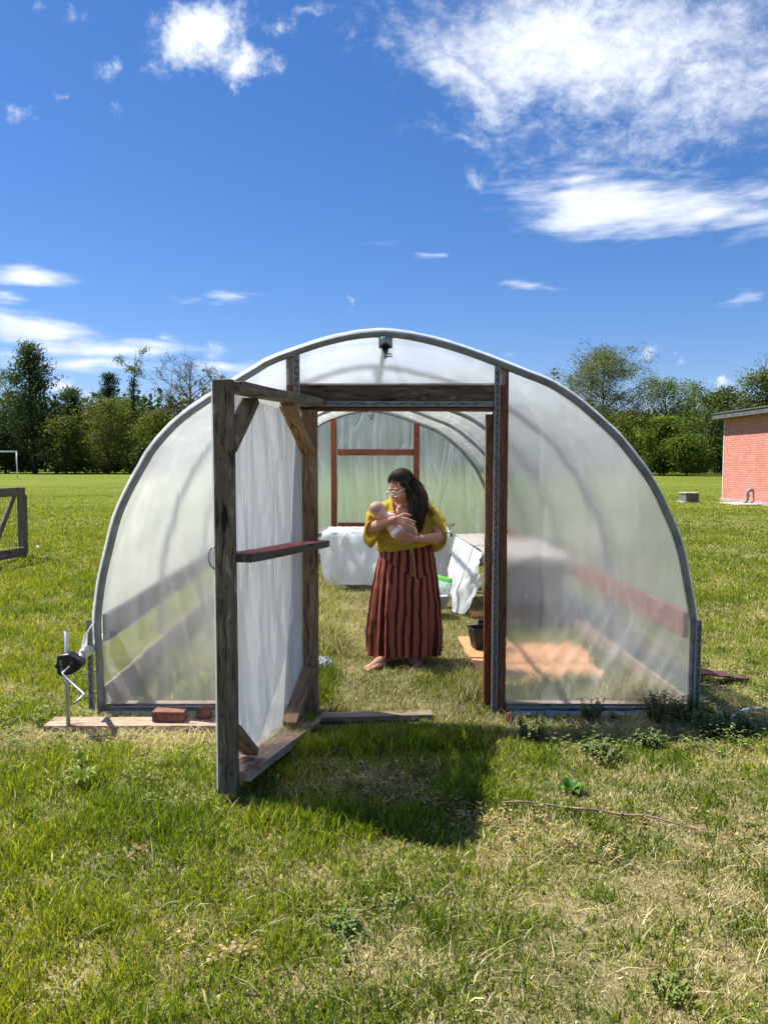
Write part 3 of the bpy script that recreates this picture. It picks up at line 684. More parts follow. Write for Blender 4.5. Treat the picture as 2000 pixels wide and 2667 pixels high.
# bags of potting soil
def bagmat(name, stops, rough=.4):
    m, t = newmat(name); c = t.coord('Object'); s = t.node('ShaderNodeSeparateXYZ'); t.l.new(c, s.inputs[0])
    z = t.math('ADD', s.outputs[2], t.math('MULTIPLY', t.noise(c, 6, 2), .06))
    cc = t.ramp(t.math('MULTIPLY', z, 2.6), stops, 'CONSTANT'); spl = t.noise(c, 38, 2)
    cc = t.mix(t.math('MULTIPLY', t.math('GREATER_THAN', spl, .60), .55), cc, (.05, .16, .30) if 'green' in name else (.03, .03, .035))
    t.out(t.prin(Base_Color=cc, Roughness=rough, Normal=t.bump(t.noise(c, 14, 4), .6, .02))); return m
M_bag1 = bagmat('green_white_bag_print', [(0, (.02, .30, .02)), (.12, (.55, .62, .02)), (.22, (.06, .48, .05)), (.36, (.70, .74, .72)), (.66, (.55, .72, .60)), (.86, (.10, .48, .06))])
M_bag2 = bagmat('grey_white_bag_print', [(0, (.06, .015, .02)), (.07, (.50, .52, .55)), (.6, (.42, .44, .48))])
def bag(name, label, M, w, d, h, mat, seed, seal=True):
    b = MB()
    def fn(u, v):
        a = 2*math.pi*u; taper = (math.sin(math.pi*min(.5, .06+v*.55)) if v < .8 else 1-.0*(v-.8))
        k = math.cos(math.pi*.5*max(0, (v-.55)/.45))**.6 if v > .55 else 1
        x = math.copysign(abs(math.cos(a))**.6, math.cos(a))*w/2*(.93+.07*taper); y = math.copysign(abs(math.sin(a))**.8, math.sin(a))*d/2*max(.05, k)*min(1, .35+v*4)
        q = Vector((x, y, h*v)); n = mnoise.noise(q*9+Vector((seed, 0, 0))); return q*(1+.06*n)+Vector((0, .02*n, 0))
    b.grid(fn, 40, 26, closed_u=True); n = len(b.v); b.f.append(tuple(range(39, -1, -1))); b.m.append(0)
    o = b.build(name, mat, None, True, M=M); tag(o, label, 'bag'); return o
p = at(1146, 1574, 8.3); p.z = 0
bag('soil_bag', 'open green and white potting soil bag standing behind the woman skirt', Matrix.Translation(p+Vector((-.03, 0, 0))) @ Matrix.Rotation(R(12), 4, 'Y') @ Matrix.Rotation(R(-20), 4, 'Z'), .20, .13, .36, M_bag1, 2)
p = at(1156, 1606, 7.95); p.z = .0
bag('soil_bag', 'grey printed soil bag slumped on the grass below the green bag', Matrix.Translation(p+Vector((-.10, 0, .05))) @ Matrix.Rotation(R(62), 4, 'X') @ Matrix.Rotation(R(25), 4, 'Z'), .32, .10, .30, M_bag2, 5)
# tan fibre mat on the ground, black nursery pot, crumpled foil
m, t = newmat('tan_fibre'); c = t.coord('Object')
f1 = t.noise(t.mapping(c, sc=(60, 9, 1), rot=(0, 0, R(30))), 1, 4, .7); f2 = t.noise(t.mapping(c, sc=(9, 60, 1), rot=(0, 0, R(12))), 1, 4, .7); f3 = t.noise(c, 3, 3)
cc = t.ramp(t.math('ADD', t.math('MULTIPLY', t.math('ADD', f1, f2), .4), t.math('MULTIPLY', f3, .2)), [(.34, (.36, .16, .06)), (.5, (.60, .30, .125)), (.66, (.76, .47, .25))])
t.out(t.prin(Base_Color=cc, Roughness=.95, Normal=t.bump(t.math('ADD', f1, f2), .8, .01))); M_mat = m
mc = [gnd(1192, 1664), gnd(1500, 1664), gnd(1560, 1762), gnd(1266, 1790)]
def matf(u, v):
    a = mc[0].lerp(mc[1], u); c = mc[3].lerp(mc[2], u); p = a.lerp(c, v)
    p.x += .02*mnoise.noise(Vector((v*7, u*3, 2)))*(1 if u in (0, 1) else 0); p.z = .016+.008*mnoise.noise(Vector((p.x*3, p.y*3, 5))); return p
b = MB(); b.grid(matf, 30, 24)
def matb(u, v): q = matf(1-u, v); q.z -= .014; return q
b.grid(matb, 30, 24)
o = b.build('fibre_mat', M_mat, None, True); tag(o, 'tan orange fibre mat lying on the grass inside right of the doorway', 'mat')
b = MB(); b.box((-.3, -.12, 0), (.3, .12, .02)); q_ = gnd(1245, 1605); q_.z = .012
o = b.build('cardboard', M_mat, None, M=Matrix.Translation(q_+Vector((.22, 0, 0)))); tag(o, 'small tan board lying on the grass under the right bench', 'board')
M_pot = simple('black_pot_plastic', (.012, .012, .012), .38, 0, .1)
def square_pot(name, label, loc, w, h, rz):
    b = MB(); w0 = w*.36; w1 = w*.5; T_ = .006
    def ring(a, z): return [(-a, -a, z), (a, -a, z), (a, a, z), (-a, a, z)]
    vs = ring(w0, 0)+ring(w1*.97, h*.88)+ring(w1*1.06, h*.88)+ring(w1*1.06, h)+ring(w1*.96, h)+ring(w0*.92, .02)
    fs = [(3, 2, 1, 0)]
    for k in range(5):
        for j in range(4): fs.append((k*4+j, k*4+(j+1) % 4, (k+1)*4+(j+1) % 4, (k+1)*4+j))
    fs.append((20, 21, 22, 23)); b.add(vs, fs)
    o = b.build(name, M_pot, None, M=Matrix.Translation(loc) @ Matrix.Rotation(rz, 4, 'Z'), bevel=.002); tag(o, label, 'pot', 'black nursery pots on the fibre mat'); return o
pl = gnd(1250, 1686, .026); square_pot('nursery_pot', 'square black nursery pot on the fibre mat beside the right door jamb', pl, .165, .175, R(14))
square_pot('nursery_pot', 'second black nursery pot just behind the first, mostly hidden by the jamb', pl+Vector((.09, .19, 0)), .165, .175, R(-8))
m, t = newmat('crinkled_foil'); c = t.coord('Object')
t.out(t.prin(Base_Color=(.42, .44, .46), Metallic=.7, Roughness=.28, Normal=t.bump(t.noise(c, 30, 4, .7), 1.0, .03))); M_foil = m
b = MB(); fc = gnd(836, 1752); fc.z = .045; b.ellipsoid((0, 0, 0), Matrix.Diagonal((.085, .09, .075)), 22, 16)
b.v = [tuple(Vector(v)*(1+.35*mnoise.noise(Vector(v)*28)+.18*mnoise.noise(Vector(v)*60))) for v in b.v]
o = b.build('crumpled_foil', M_foil, None, M=Matrix.Translation(fc)); tag(o, 'crumpled silver foil wrapper in the grass behind the hinge side post', 'foil')
# ------------------------------------------------------------------ roll-up crank
cp = gnd(178, 1903); ck = thing('roll_up_crank', 'black roll up crank gearbox with bent handle on a short steel post', 'crank', cp)
ztp = at(178, 1644, cp.y).z
b = MB(); b.tube([(cp.x, cp.y, -.1), (cp.x+.004, cp.y, ztp)], .0125, 12); pst = b.build('post', M_galv, ck, True)
b = MB(); b.tube([(cp.x+.004, cp.y, ztp-.001), (cp.x+.004, cp.y, ztp+.002)], .0095, 10); b.build('bore', M_dark, pst)
M_blk = simple('black_gearbox_plastic', (.010, .010, .011), .34, 0, .1, 8, .05)
s = 5536/5536
def ck_at(x, y): return at(100+x/6.144, 1560+y/6.144, cp.y-.02)   # detail crop coordinates of the photo
out = [(300,1045),(345,990),(345,905),(385,872),(440,860),(530,850),(600,880),(660,920),(725,950),(745,1000),(735,1050),(690,1100),(650,1140),(590,1175),(500,1195),(430,1200),(380,1190),(350,1160),(350,1100)]
oc = [ck_at(x, y) for x, y in out]; n = len(oc)
b = MB(); cen = sum(oc, Vector())/n; vs = []
for f, y in ((.90, -.052), (1.0, -.045), (1.0, .02), (.9, .03)):
    vs += [cen+(p-cen)*f+Vector((0, y, 0)) for p in oc]
fs = [tuple(range(n)), tuple(3*n+j for j in range(n-1, -1, -1))]
for k in range(3):
    for j in range(n): fs.append((k*n+(j+1) % n, k*n+j, (k+1)*n+j, (k+1)*n+(j+1) % n))
b.add(vs, fs)
hub = ck_at(600, 1030); b.tube([hub+Vector((0, -.050, 0)), hub+Vector((0, -.062, 0)), hub+Vector((0, -.064, 0))], [.022, .021, .012], 20)
gb = b.build('gearbox', M_blk, ck, False, bevel=.002)
b = MB(); h1 = ck_at(570, 1040); e1 = ck_at(528, 1095); e2 = ck_at(885, 1405); e3 = ck_at(812, 1492)
b.tube([h1+Vector((0, -.06, 0)), e1+Vector((0, -.125, 0)), e1.lerp(e2, .05)+Vector((0, -.135, 0)), e2+Vector((0, -.14, 0)), e2+Vector((-.002, -.145, -.004)), e3+Vector((0, -.22, 0))], .0062, 10)
hd = b.build('handle', M_galv, ck, True)
b = MB(); b.tube([e3+Vector((0, -.2198, 0)), e3+Vector((0, -.2206, 0))], .0052, 10); b.build('grip_bore', M_dark, hd)
b = MB(); ax0 = ck_at(690, 930); b.tube([ax0+Vector((0, .0, 0)), Vector((rb.x+.004, 4.66, rb.z))], .017, 12); b.build('drive_shaft', M_galv, ck, True)
fc_ = bpy.data.curves.new('lettering', 'FONT'); fc_.body = 'FLC 104'; fc_.size = .021; fc_.extrude = .0006; fc_.align_x = 'CENTER'; fc_.align_y = 'CENTER'
tmp = bpy.data.objects.new('tmp_text', fc_); COL.objects.link(tmp); dg = bpy.context.evaluated_depsgraph_get(); me = bpy.data.meshes.new_from_object(tmp.evaluated_get(dg)); bpy.data.objects.remove(tmp)
M_letter = simple('white_lettering', (.6, .6, .6), .5, 0, .02); me.materials.clear(); me.materials.append(M_letter); me.name = 'lettering'
lo = bpy.data.objects.new('lettering', me); COL.objects.link(lo); lc = ck_at(424, 1040)+Vector((0, -.0535, 0))
put(lo, Matrix.Translation(lc) @ Matrix.Rotation(R(84), 4, 'Y') @ Matrix.Rotation(R(90), 4, 'X'), gb)
# ------------------------------------------------------------------ planks, bricks, stones
a0 = gnd(128, 1893); a1 = gnd(330, 1902); 
o = plank('wooden_plank', (a0.x, a0.y, .016), (at(640, 1900, a0.y).x, a0.y-.0, .016), .16, .036, (0, 1, 0), M_plank, segs=20); tag(o, 'bleached plank on the ground under the crank post, brick lying on it', 'plank')
p0 = gnd(838, 1874); p1 = gnd(1125, 1868)
o = plank('wooden_plank', (p0.x, p0.y, .012), (p1.x, p1.y+.01, .012), .10, .034, (0, 1, 0), M_plank, segs=20); tag(o, 'worn threshold plank lying across the doorway', 'plank')
m, t = newmat('red_clay_brick'); c = t.coord('Object'); n1 = t.noise(c, 18, 5, .65)
t.out(t.prin(Base_Color=t.ramp(n1, [(.3, (.10, .035, .022)), (.55, (.20, .075, .048)), (.75, (.30, .15, .11))]), Roughness=.9, Normal=t.bump(t.noise(c, 70, 4, .7), .7, .006))); M_clay = m
bp = gnd(437, 1898); b = MB(); b.box((-.096, -.045, 0), (.096, .045, .062))
o = b.build('brick', M_clay, None, M=Matrix.Translation((bp.x, bp.y+.05, .037)) @ Matrix.Rotation(R(-2), 4, 'Z'), bevel=.005); tag(o, 'whole red brick lying on the plank below the left front panel', 'brick')
def stone(name, label, loc, r, seed, cat, mat=None):
    b = MB(); b.ellipsoid((0, 0, 0), Matrix.Diagonal(r), 14, 9)
    b.v = [tuple(Vector(v)*(1+.30*mnoise.noise(Vector(v).normalized()*1.6+Vector((seed, 0, 0))))) for v in b.v]
    o = b.build(name, mat or M_clay, None, M=Matrix.Translation(loc)); tag(o, label, cat); return o
q = gnd(528, 1890); stone('brick_fragment', 'broken chunk of red brick beside the whole brick', (q.x, q.y+.04, .065), (.058, .042, .042), 3, 'brick')
q = gnd(1327, 1882); stone('red_rock', 'small round red rock at the foot of the right door post', (q.x, q.y, .03), (.026, .025, .034), 8, 'rock')
# right side: shingle, white pipe, twig
M_sh = simple('brown_shingle', (.085, .035, .030), .95, 0, .15, 40, .4, 120)
sp = gnd(1815, 1776); b = MB()
def shf(u, v):
    x = .52*(u-.3); y = .20*(v-.5)*(1-.5*u); return Vector((x+.01*mnoise.noise(Vector((v*8, 0, 1))), y+.012*mnoise.noise(Vector((u*8, 3, 1))), .03+.02*math.sin(u*5)+.012*mnoise.noise(Vector((u*5, v*3, 2)))))
b.grid(shf, 24, 8); vsn = len(b.v)
b.grid(lambda u, v: shf(1-u, v)-Vector((0, 0, .008)), 24, 8)
o = b.build('roof_shingle', M_sh, None, True, M=Matrix.Translation((sp.x, sp.y, .03))); tag(o, 'curled brown shingle lying on mulch right of the greenhouse corner', 'shingle')
w0 = gnd(1905, 1880); w1 = gnd(1935, 1863); w2 = gnd(1990, 1858); b = MB()
b.tube(catmull([Vector((w0.x, w0.y, .02)), Vector((w1.x, w1.y, .03)), Vector((w2.x, w2.y, .03)), Vector((w2.x+.18, w2.y-.02, .015))], 12), [.006]+[.010]*11, 8)
o = b.build('white_pipe', simple('white_pvc', (.70, .72, .74), .35, 0, .03), None, True); tag(o, 'short bent white plastic pipe in the weeds at the right edge', 'pipe')
sl = gnd(1830, 1792); o = plank('wood_lath', (sl.x-.16, sl.y+.07, .02), (sl.x+.14, sl.y-.05, .025), .03, .012, (0, 1, 0), M_plank); tag(o, 'pale split wood lath on the mulch beside the right corner of the greenhouse', 'lath')
tw_ = [(1308, 2110), (1360, 2112), (1420, 2112), (1470, 2120), (1512, 2131), (1560, 2131), (1620, 2138), (1680, 2148), (1740, 2162), (1790, 2170), (1835, 2182)]
b = MB(); b.tube(catmull([Vector((gnd(x, y).x, gnd(x, y).y, .035+.008*math.sin(i*1.9))) for i, (x, y) in enumerate(tw_)], 40), [.0035+.0022*math.sin(math.pi*min(1, i/34)) for i in range(40)], 7)
for i in (12, 19, 27): p = Vector(b.v[i*7]); b.tube([p, p+Vector((.012, -.01, .02))], [.003, .001], 5)
o = b.build('fallen_twig', simple('twig_bark', (.22, .16, .12), .85, 0, .2, 20), None, True); tag(o, 'long thin fallen twig lying on the lawn right of the door shadow', 'twig')
# single weeds one can point to
def rosette(name, label, loc, n, L, wd, col, seed, upright=.5):
    rd = random.Random(seed); b = MB()
    for i in range(n):
        a = i*2.4+rd.random()*.5; l = L*rd.uniform(.6, 1.1); up_ = upright*rd.uniform(.5, 1.4); d = Vector((math.cos(a), math.sin(a), 0)); s_ = Vector((-d.y, d.x, 0)); vs = []; k = 6; cv = rd.uniform(.7, 1.25); c = tuple(x*cv for x in col)
        for j in range(k+1):
            f = j/k; p = d*(l*f)+Vector((0, 0, l*up_*math.sin(f*2.2)*.8)); w_ = wd*math.sin(math.pi*min(.97, .08+f*.92))**.8*(1+.25*math.sin(j*3.1))
            vs += [p-s_*w_+Vector((0, 0, w_*.4)), p, p+s_*w_+Vector((0, 0, w_*.4))]
        b.add(vs, [(j*3+e, j*3+e+1, j*3+e+4, j*3+e+3) for j in range(k) for e in (0, 1)], 0, c)
    o = b.build(name, M_leaf, None, True, M=Matrix.Translation(loc)); tag(o, label, 'weed'); return o
def nettle(name, label, loc, stems, h, rad, seed, pal, size=.022):
    rd = random.Random(seed); b = MB()
    for i in range(stems):
        a = rd.random()*6.28; r = rad*math.sqrt(rd.random()); p = Vector((math.cos(a)*r, math.sin(a)*r, 0)); hh = h*rd.uniform(.55, 1.1); tip = p+Vector((math.cos(a)*hh*.25, math.sin(a)*hh*.25, hh))
        b.tube([p, p.lerp(tip, .5), tip], [.002, .0018, .001], 4, col=(.09, .06, .03))
        for k in range(7):
            f = .25+.75*k/6; c0 = p.lerp(tip, f)
            for e in range(4 if k > 3 else 2):
                az_ = k*1.57+e*1.57+rd.random()*.5; d = Vector((math.cos(az_), math.sin(az_), rd.uniform(-.5, .25))).normalized(); s_ = Vector((-d.y, d.x, 0)).normalized(); sz = size*rd.uniform(.7, 1.2)*(1.1-.35*f); cc = pal[rd.randrange(len(pal))]; v = rd.uniform(.7, 1.3)
                b.add([c0, c0+d*sz*.4+s_*sz*.42, c0+d*sz, c0+d*sz*.4-s_*sz*.42, c0+d*sz*.5-Vector((0, 0, sz*.12))], [(0, 1, 4), (1, 2, 4), (2, 3, 4), (3, 0, 4)], 0, tuple(x*v for x in cc))
    o = b.build(name, M_leaf, None, False, M=Matrix.Translation(loc)); tag(o, label, 'weed', 'dead nettle clumps by the greenhouse'); return o
q = gndd(180, 1694); rosette('dandelion_plant', 'bright green dandelion rosette on the lawn below the crank', (q.x, q.y, .0), 18, .10, .009, (.17, .25, .03), 4, .85)
q = gndd(172, 1655); rosette('dandelion_plant', 'smaller upright dandelion behind the larger rosette', (q.x, q.y, .0), 9, .075, .008, (.15, .22, .03), 6, 1.2)
q = gndd(1232, 1712); rosette('dock_plant', 'broad round leafed dock plant on the right lawn above the twig', (q.x, q.y, .0), 8, .075, .024, (.07, .16, .02), 9, .8)
NETP = [(.12, .20, .03), (.17, .25, .042), (.09, .15, .03), (.18, .13, .09)]
for px, py, st, h, rad, lab in ((1150, 1600, 26, .13, .055, 'upright dead nettle clump right of the small red rock'), (1278, 1556, 24, .12, .055, 'dark dead nettle clump against the sill of the right front panel'), (1330, 1556, 8, .05, .03, 'tiny weed sprig at the sill between two nettle clumps'), (1430, 1560, 50, .16, .09, 'tall dead nettle clump near the right corner of the greenhouse'), (1490, 1560, 46, .13, .10, 'wide dead nettle clump just outside the right corner of the greenhouse'), (1395, 1612, 20, .09, .06, 'low dead nettle clump in shade below the right front panel'), (1560, 1585, 60, .12, .15, 'broad dead nettle patch left of the white pipe'), (1300, 1640, 30, .07, .10, 'spreading nettle patch at the edge of the greenhouse shadow')):
    q = gndd(px, py); nettle('nettle_clump', lab, (q.x, q.y, 0), st, h, rad, int(px), NETP)
q = gndd(1440, 2150); nettle('bedstraw_plant', 'bright yellow green feathery weed low on the right lawn', (q.x, q.y, 0), 22, .05, .055, 77, [(.14, .20, .03), (.19, .24, .05)], .012); 
q = gndd(740, 2010); nettle('bedstraw_plant', 'fresh green feathery weed in the middle of the near lawn', (q.x, q.y, 0), 18, .05, .05, 78, [(.11, .19, .03), (.15, .22, .04)], .012)
q = gndd(95, 1190); b = MB(); b.tube([(0, 0, 0), (.01, 0, .16)], .004, 5, col=(.1, .16, .03)); b.ellipsoid((.01, 0, .175), Matrix.Diagonal((.026, .026, .024)), 10, 8); b.c += [(.75, .75, .72)]*(len(b.v)-len(b.c))
q = gnd(98, 1452); o = b.build('dandelion_clock', M_leaf, None, True, M=Matrix.Translation((q.x, q.y, 0))); tag(o, 'white dandelion seed head on the lawn beside the timber gate', 'weed')
# ------------------------------------------------------------------ woman and baby
def skinmat(name, col, red):
    m, t = newmat(name); c = t.coord('Object'); n = t.noise(c, 14, 4)
    cc = t.mix(n, col, red); t.out(t.prin(Base_Color=cc, Roughness=.5, Specular_IOR_Level=.35, Subsurface_Weight=.12, Subsurface_Radius=(.012, .005, .003), Subsurface_Scale=1.0, Normal=t.bump(t.noise(c, 220, 2), .08, .001))); return m
M_skin = skinmat('skin', (.52, .285, .195), (.47, .22, .145)); M_bskin = skinmat('baby_skin', (.76, .50, .42), (.72, .42, .34))
M_lips = skinmat('lips', (.38, .13, .10), (.34, .11, .09))
class Body:
    def __init__(s): s.b = MB()
    def ball(s, c, r, ax=None):
        M3 = Matrix.Diagonal((r, r, r) if not isinstance(r, (tuple, list)) else r).to_3x3()
        if ax is not None: M3 = ax @ M3
        s.b.ellipsoid(c, M3, 20, 14)
    def chain(s, pts, rs, n=14):
        pts = [Vector(p) for p in pts]
        for i in range(len(pts)-1):
            if (pts[i+1]-pts[i]).length > 1e-5: s.b.tube([pts[i], pts[i+1]], [rs[i], rs[i+1]], n)
        for p, r in zip(pts, rs): s.ball(p, r*1.001)
    def solid(s, name, mat, parent, voxel=.005, smooth=4):
        me = s.b.mesh('tmp', mat); o = bpy.data.objects.new('tmp', me); COL.objects.link(o)
        r = o.modifiers.new('r', 'REMESH'); r.mode = 'VOXEL'; r.voxel_size = voxel; r.use_smooth_shade = True
        k = o.modifiers.new('s', 'SMOOTH'); k.iterations = smooth; k.factor = .5
        dg = bpy.context.evaluated_depsgraph_get(); me2 = bpy.data.meshes.new_from_object(o.evaluated_get(dg))
        bpy.data.objects.remove(o); me2.name = name
        if not me2.materials: me2.materials.append(mat)
        me2.polygons.foreach_set('use_smooth', [True]*len(me2.polygons))
        o2 = bpy.data.objects.new(name, me2); COL.objects.link(o2)
        co = np.empty(len(me2.vertices)*3, np.float32); me2.vertices.foreach_get('co', co); c = Vector(co.reshape(-1, 3).mean(0))
        me2.transform(Matrix.Translation(-c)); put(o2, Matrix.Translation(c), parent); return o2
YW = 6.03
wm = thing('person', 'barefoot woman with long dark hair in yellow blouse and striped skirt cradling a baby', 'person', (at(1052, 1730, YW).x, YW, 0))
B = Body()
# head frame
Fh = Vector((-math.sin(R(42))*math.cos(R(25)), -math.cos(R(42))*math.cos(R(25)), -math.sin(R(25)))).normalized()
Uh = (Vector((-.06, 0, 1))-Fh*Fh.dot(Vector((-.06, 0, 1)))).normalized(); Xh = Fh.cross(Uh)
AXh = Matrix((Xh, Fh, Uh)).transposed(); Ch = at(1041, 1269, 5.97)
def hl(x, y, z): return Ch+AXh @ Vector((x, y, z))
hb = lambda c, r: B.ball(hl(*c), r, AXh)
hb((0, -.012, .025), (.074, .092, .088)); hb((0, .026, -.035), (.062, .062, .078)); hb((0, .056, -.098), (.028, .026, .022)); hb((0, .02, -.085), (.05, .05, .035))
for s_ in (-1, 1):
    hb((s_*.034, .056, -.042), (.028, .028, .028)); hb((s_*.011, .096, -.043), (.0095, .010, .009)); hb((s_*.03, .074, .022), (.026, .014, .010))
B.chain([hl(0, .084, .004), hl(0, .098, -.02), hl(0, .110, -.037)], [.009, .011, .0125])
hb((0, .083, -.070), (.024, .012, .008)); hb((0, .081, -.081), (.021, .012, .009))
nb = at(1060, 1330, 6.05)
B.chain([hl(0, -.035, -.05), hl(0, -.03, -.10), nb], [.056, .055, .062])
# torso and hips (mostly hidden under the clothes)
tc = at(1059, 1400, 6.06)
B.ball(at(1059, 1352, 6.05), (.165, .105, .10)); B.ball(at(1059, 1405, 6.05), (.185, .125, .16)); B.ball((tc.x, 6.05, .85), (.19, .135, .16))
B.ball(at(1050, 1338, 5.985), (.082, .056, .056))
shR = at(1003, 1328, 6.05); shL = at(1114, 1330, 6.06); elR = at(963, 1379, 5.90); elL = at(1150, 1402, 5.93); wrR = at(1029, 1351, 5.765); wrL = at(1081, 1404, 5.765)
B.chain([nb, shR], [.06, .062]); B.chain([nb, shL], [.06, .062])
B.chain([shR, shR.lerp(elR, .5), elR], [.062, .054, .046]); B.chain([shL, shL.lerp(elL, .5), elL], [.062, .054, .046])
B.chain([elR, elR.lerp(wrR, .3), elR.lerp(wrR, .7), wrR], [.046, .047, .034, .0255]); B.chain([elL, elL.lerp(wrL, .3), elL.lerp(wrL, .7), wrL], [.046, .047, .034, .0255])
def hand(Wr, d, n, s=1.0, thumb=1, curls=(.35, .4, .45, .5), fan=(.20, .07, -.06, -.20), tcurl=.3):
    d = d.normalized(); a = n.cross(d).normalized()*thumb; n = d.cross(a*thumb).normalized()
    palm_e = Wr+d*.082*s
    for o_ in (-.026, -.009, .009, .026): B.chain([Wr+d*.012+a*o_*.55, palm_e+a*o_*1.05*s], [.015*s, .0115*s], 10)
    for i, (o_, L, c, f) in enumerate(zip((.029, .010, -.010, -.028), (.072, .080, .074, .058), curls, fan)):
        q = palm_e+a*o_*s; dr = (d+a*f).normalized(); pts = [q]; 
        for k, (fr, ck) in enumerate(((.45, .35), (.30, .9), (.25, 1.4))):
            an = c*ck; pts.append(pts[-1]+(dr*math.cos(an)+n*math.sin(an))*L*fr*s)
        B.chain(pts, [.0105*s, .0098*s, .0088*s, .0075*s], 10)
    q = Wr+d*.026*s+a*.026*s; t1 = q+(d*.55+a*.75+n*.25).normalized()*.038*s; t2 = t1+(d*.85+a*.35+n*tcurl).normalized()*.030*s; t3 = t2+(d*.95+a*.05+n*tcurl*1.4).normalized()*.024*s
    B.chain([q, t1, t2, t3], [.0155*s, .0125*s, .0105*s, .0085*s], 10)
hand(wrR, (at(1072, 1366, 5.735)-wrR), Vector((0, 1, -.25)), 1.0, -1, (.28, .34, .42, .62), (-.02, -.12, -.26, -.44))
hand(wrL, (at(1030, 1393, 5.72)-wrL), Vector((0, 1, .35)), .98, -1, (.38, .42, .48, .55), (.16, .04, -.08, -.22))
# lower legs and feet
def foot(ankle, toe, hip):
    kn = Vector((hip.x*.5+ankle.x*.5, hip.y-.03, .45)); B.chain([hip, kn, Vector((ankle.x, ankle.y+.02, .26)), ankle], [.085, .058, .052, .036])
    d = (toe-ankle); d.z = 0; L = d.length; d.normalize(); a = Vector((-d.y, d.x, 0)); heel = ankle-d*.035; heel.z = .03
    B.chain([Vector((heel.x, heel.y, .032)), Vector((ankle.x, ankle.y, .06))+d*.02, ankle+d*L*.45-Vector((0, 0, ankle.z-.043)), ankle+d*(L-.03)-Vector((0, 0, ankle.z-.022))], [.030, .036, .034, .021])
    for o_ in (-.024, 0, .024): B.chain([ankle+d*L*.35+a*o_*.8-Vector((0, 0, ankle.z-.028)), ankle+d*(L-.035)+a*o_*1.25-Vector((0, 0, ankle.z-.018))], [.024, .016])
    for i, o_ in enumerate((-.036, -.018, -.002, .013, .027)):
        i2 = i if a.x*0 == 0 else i; big = (i == BIG); r = .013 if big else .0085
        e = ankle+d*(L+(.014 if big else .006-.006*abs(i-BIG)))+a*o_*1.1; B.chain([ankle+d*(L-.035)+a*o_-Vector((0, 0, ankle.z-.018)), Vector((e.x, e.y, r))], [.014, r], 10)
hipR = Vector((tc.x-.09, 6.05, .85)); hipL = Vector((tc.x+.09, 6.05, .85))
aR = gnd(1008, 1748); aR = Vector((aR.x, 5.965, .075)); tR = gnd(955, 1749); BIG = 4
foot(aR, Vector((tR.x, tR.y, 0)), hipR)
aL = Vector((at(1066, 1730, 6.0).x, 6.0, .075)); tL = gnd(1094, 1737); BIG = 0
foot(aL, Vector((tL.x, tL.y, 0)), hipL)
body = B.solid('body', M_skin, wm, .0045, 3)
b = MB(); b.ellipsoid(hl(0, .0885, -.0705), AXh @ Matrix.Diagonal((.020, .0085, .0052)).to_3x3(), 14, 8); b.ellipsoid(hl(0, .0865, -.0805), AXh @ Matrix.Diagonal((.017, .0085, .006)).to_3x3(), 14, 8); b.build('lips', M_lips, body, True)
M_eye = simple('eye_dark', (.03, .02, .016), .3, 0, .05); M_brow = simple('brow_hair', (.035, .022, .015), .7)
for s_ in (-1, 1):
    b = MB(); b.ellipsoid(hl(s_*.031, .079, -.002), AXh @ Matrix.Diagonal((.0125, .006, .0042)).to_3x3(), 12, 8); b.build('eye', M_eye, body, True)
    b = MB(); b.tube([hl(s_*.014, .090, .019), hl(s_*.031, .0895, .0245), hl(s_*.05, .076, .020)], [.0028, .0036, .002], 6); b.build('eyebrow', M_brow, body, True)
# clear framed glasses
m, t = newmat('clear_frame_plastic'); t.out(t.mixsh(.35, t.prin(Base_Color=(.80, .78, .76), Roughness=.12, Specular_IOR_Level=.8), t.node('ShaderNodeBsdfTransparent').outputs[0])); M_frame = m
m, t = newmat('spectacle_lens'); t.out(t.mixsh(.16, t.node('ShaderNodeBsdfTransparent').outputs[0], t.node('ShaderNodeBsdfGlossy', Roughness=.04).outputs[0])); M_lens = m
b = MB(); b2 = MB()
for s_ in (-1, 1):
    c = (s_*.034, .108, -.006); pts = [hl(c[0]+.025*math.cos(a), c[1]-.10*abs(.025*math.cos(a)), c[2]+.0225*math.sin(a)) for a in np.linspace(0, 2*math.pi, 25)]
    b.tube(pts, .0030, 8, caps=False); b2.add([hl(*c)]+pts[:-1], [(0, i+1, (i+1) % 24+1) for i in range(24)])
    b.tube([hl(s_*.058, .104, .004), hl(s_*.070, .08, .006), hl(s_*.079, -.01, .0)], .0026, 6)
b.tube([hl(-.011, .110, -.001), hl(0, .114, .002), hl(.011, .110, -.001)], .0026, 6)
gs = b.build('glasses', M_frame, wm, True); b2.build('lens', M_lens, gs)
# hair
m, t = newmat('dark_brown_hair'); c = t.coord('Object'); col = t.attr('col'); t.out(t.prin(Base_Color=col, Roughness=.5, Specular_IOR_Level=.22)); M_hair = m
HB = Body()
HB.ball(hl(0, -.036, .049), (.086, .098, .084), AXh)
hc = [(at(1062, 1256, 6.03), .066), (at(1082, 1285, 6.01), .068), (at(1090, 1313, 5.96), .066), (at(1089, 1340, 5.91), .056), (at(1087, 1362, 5.875), .040), (at(1090, 1384, 5.86), .018)]
HB.ball(hl(-.066, .010, .040), (.020, .036, .034), AXh)
HB.chain([hl(-.070, .006, .025), hl(-.074, -.004, -.02), hl(-.072, -.010, -.06), at(1074, 1318, 5.93), at(1078, 1345, 5.885)], [.022, .026, .028, .034, .03])
HB.chain([p for p, r in hc], [r*.86 for p, r in hc])
hair = HB.solid('hair', M_hair, wm, .006, 4); a = hair.data.color_attributes.new('col', 'FLOAT_COLOR', 'POINT'); a.data.foreach_set('color', np.tile([.016, .010, .007, 1], len(hair.data.vertices)))
b = MB(); rh = random.Random(12)
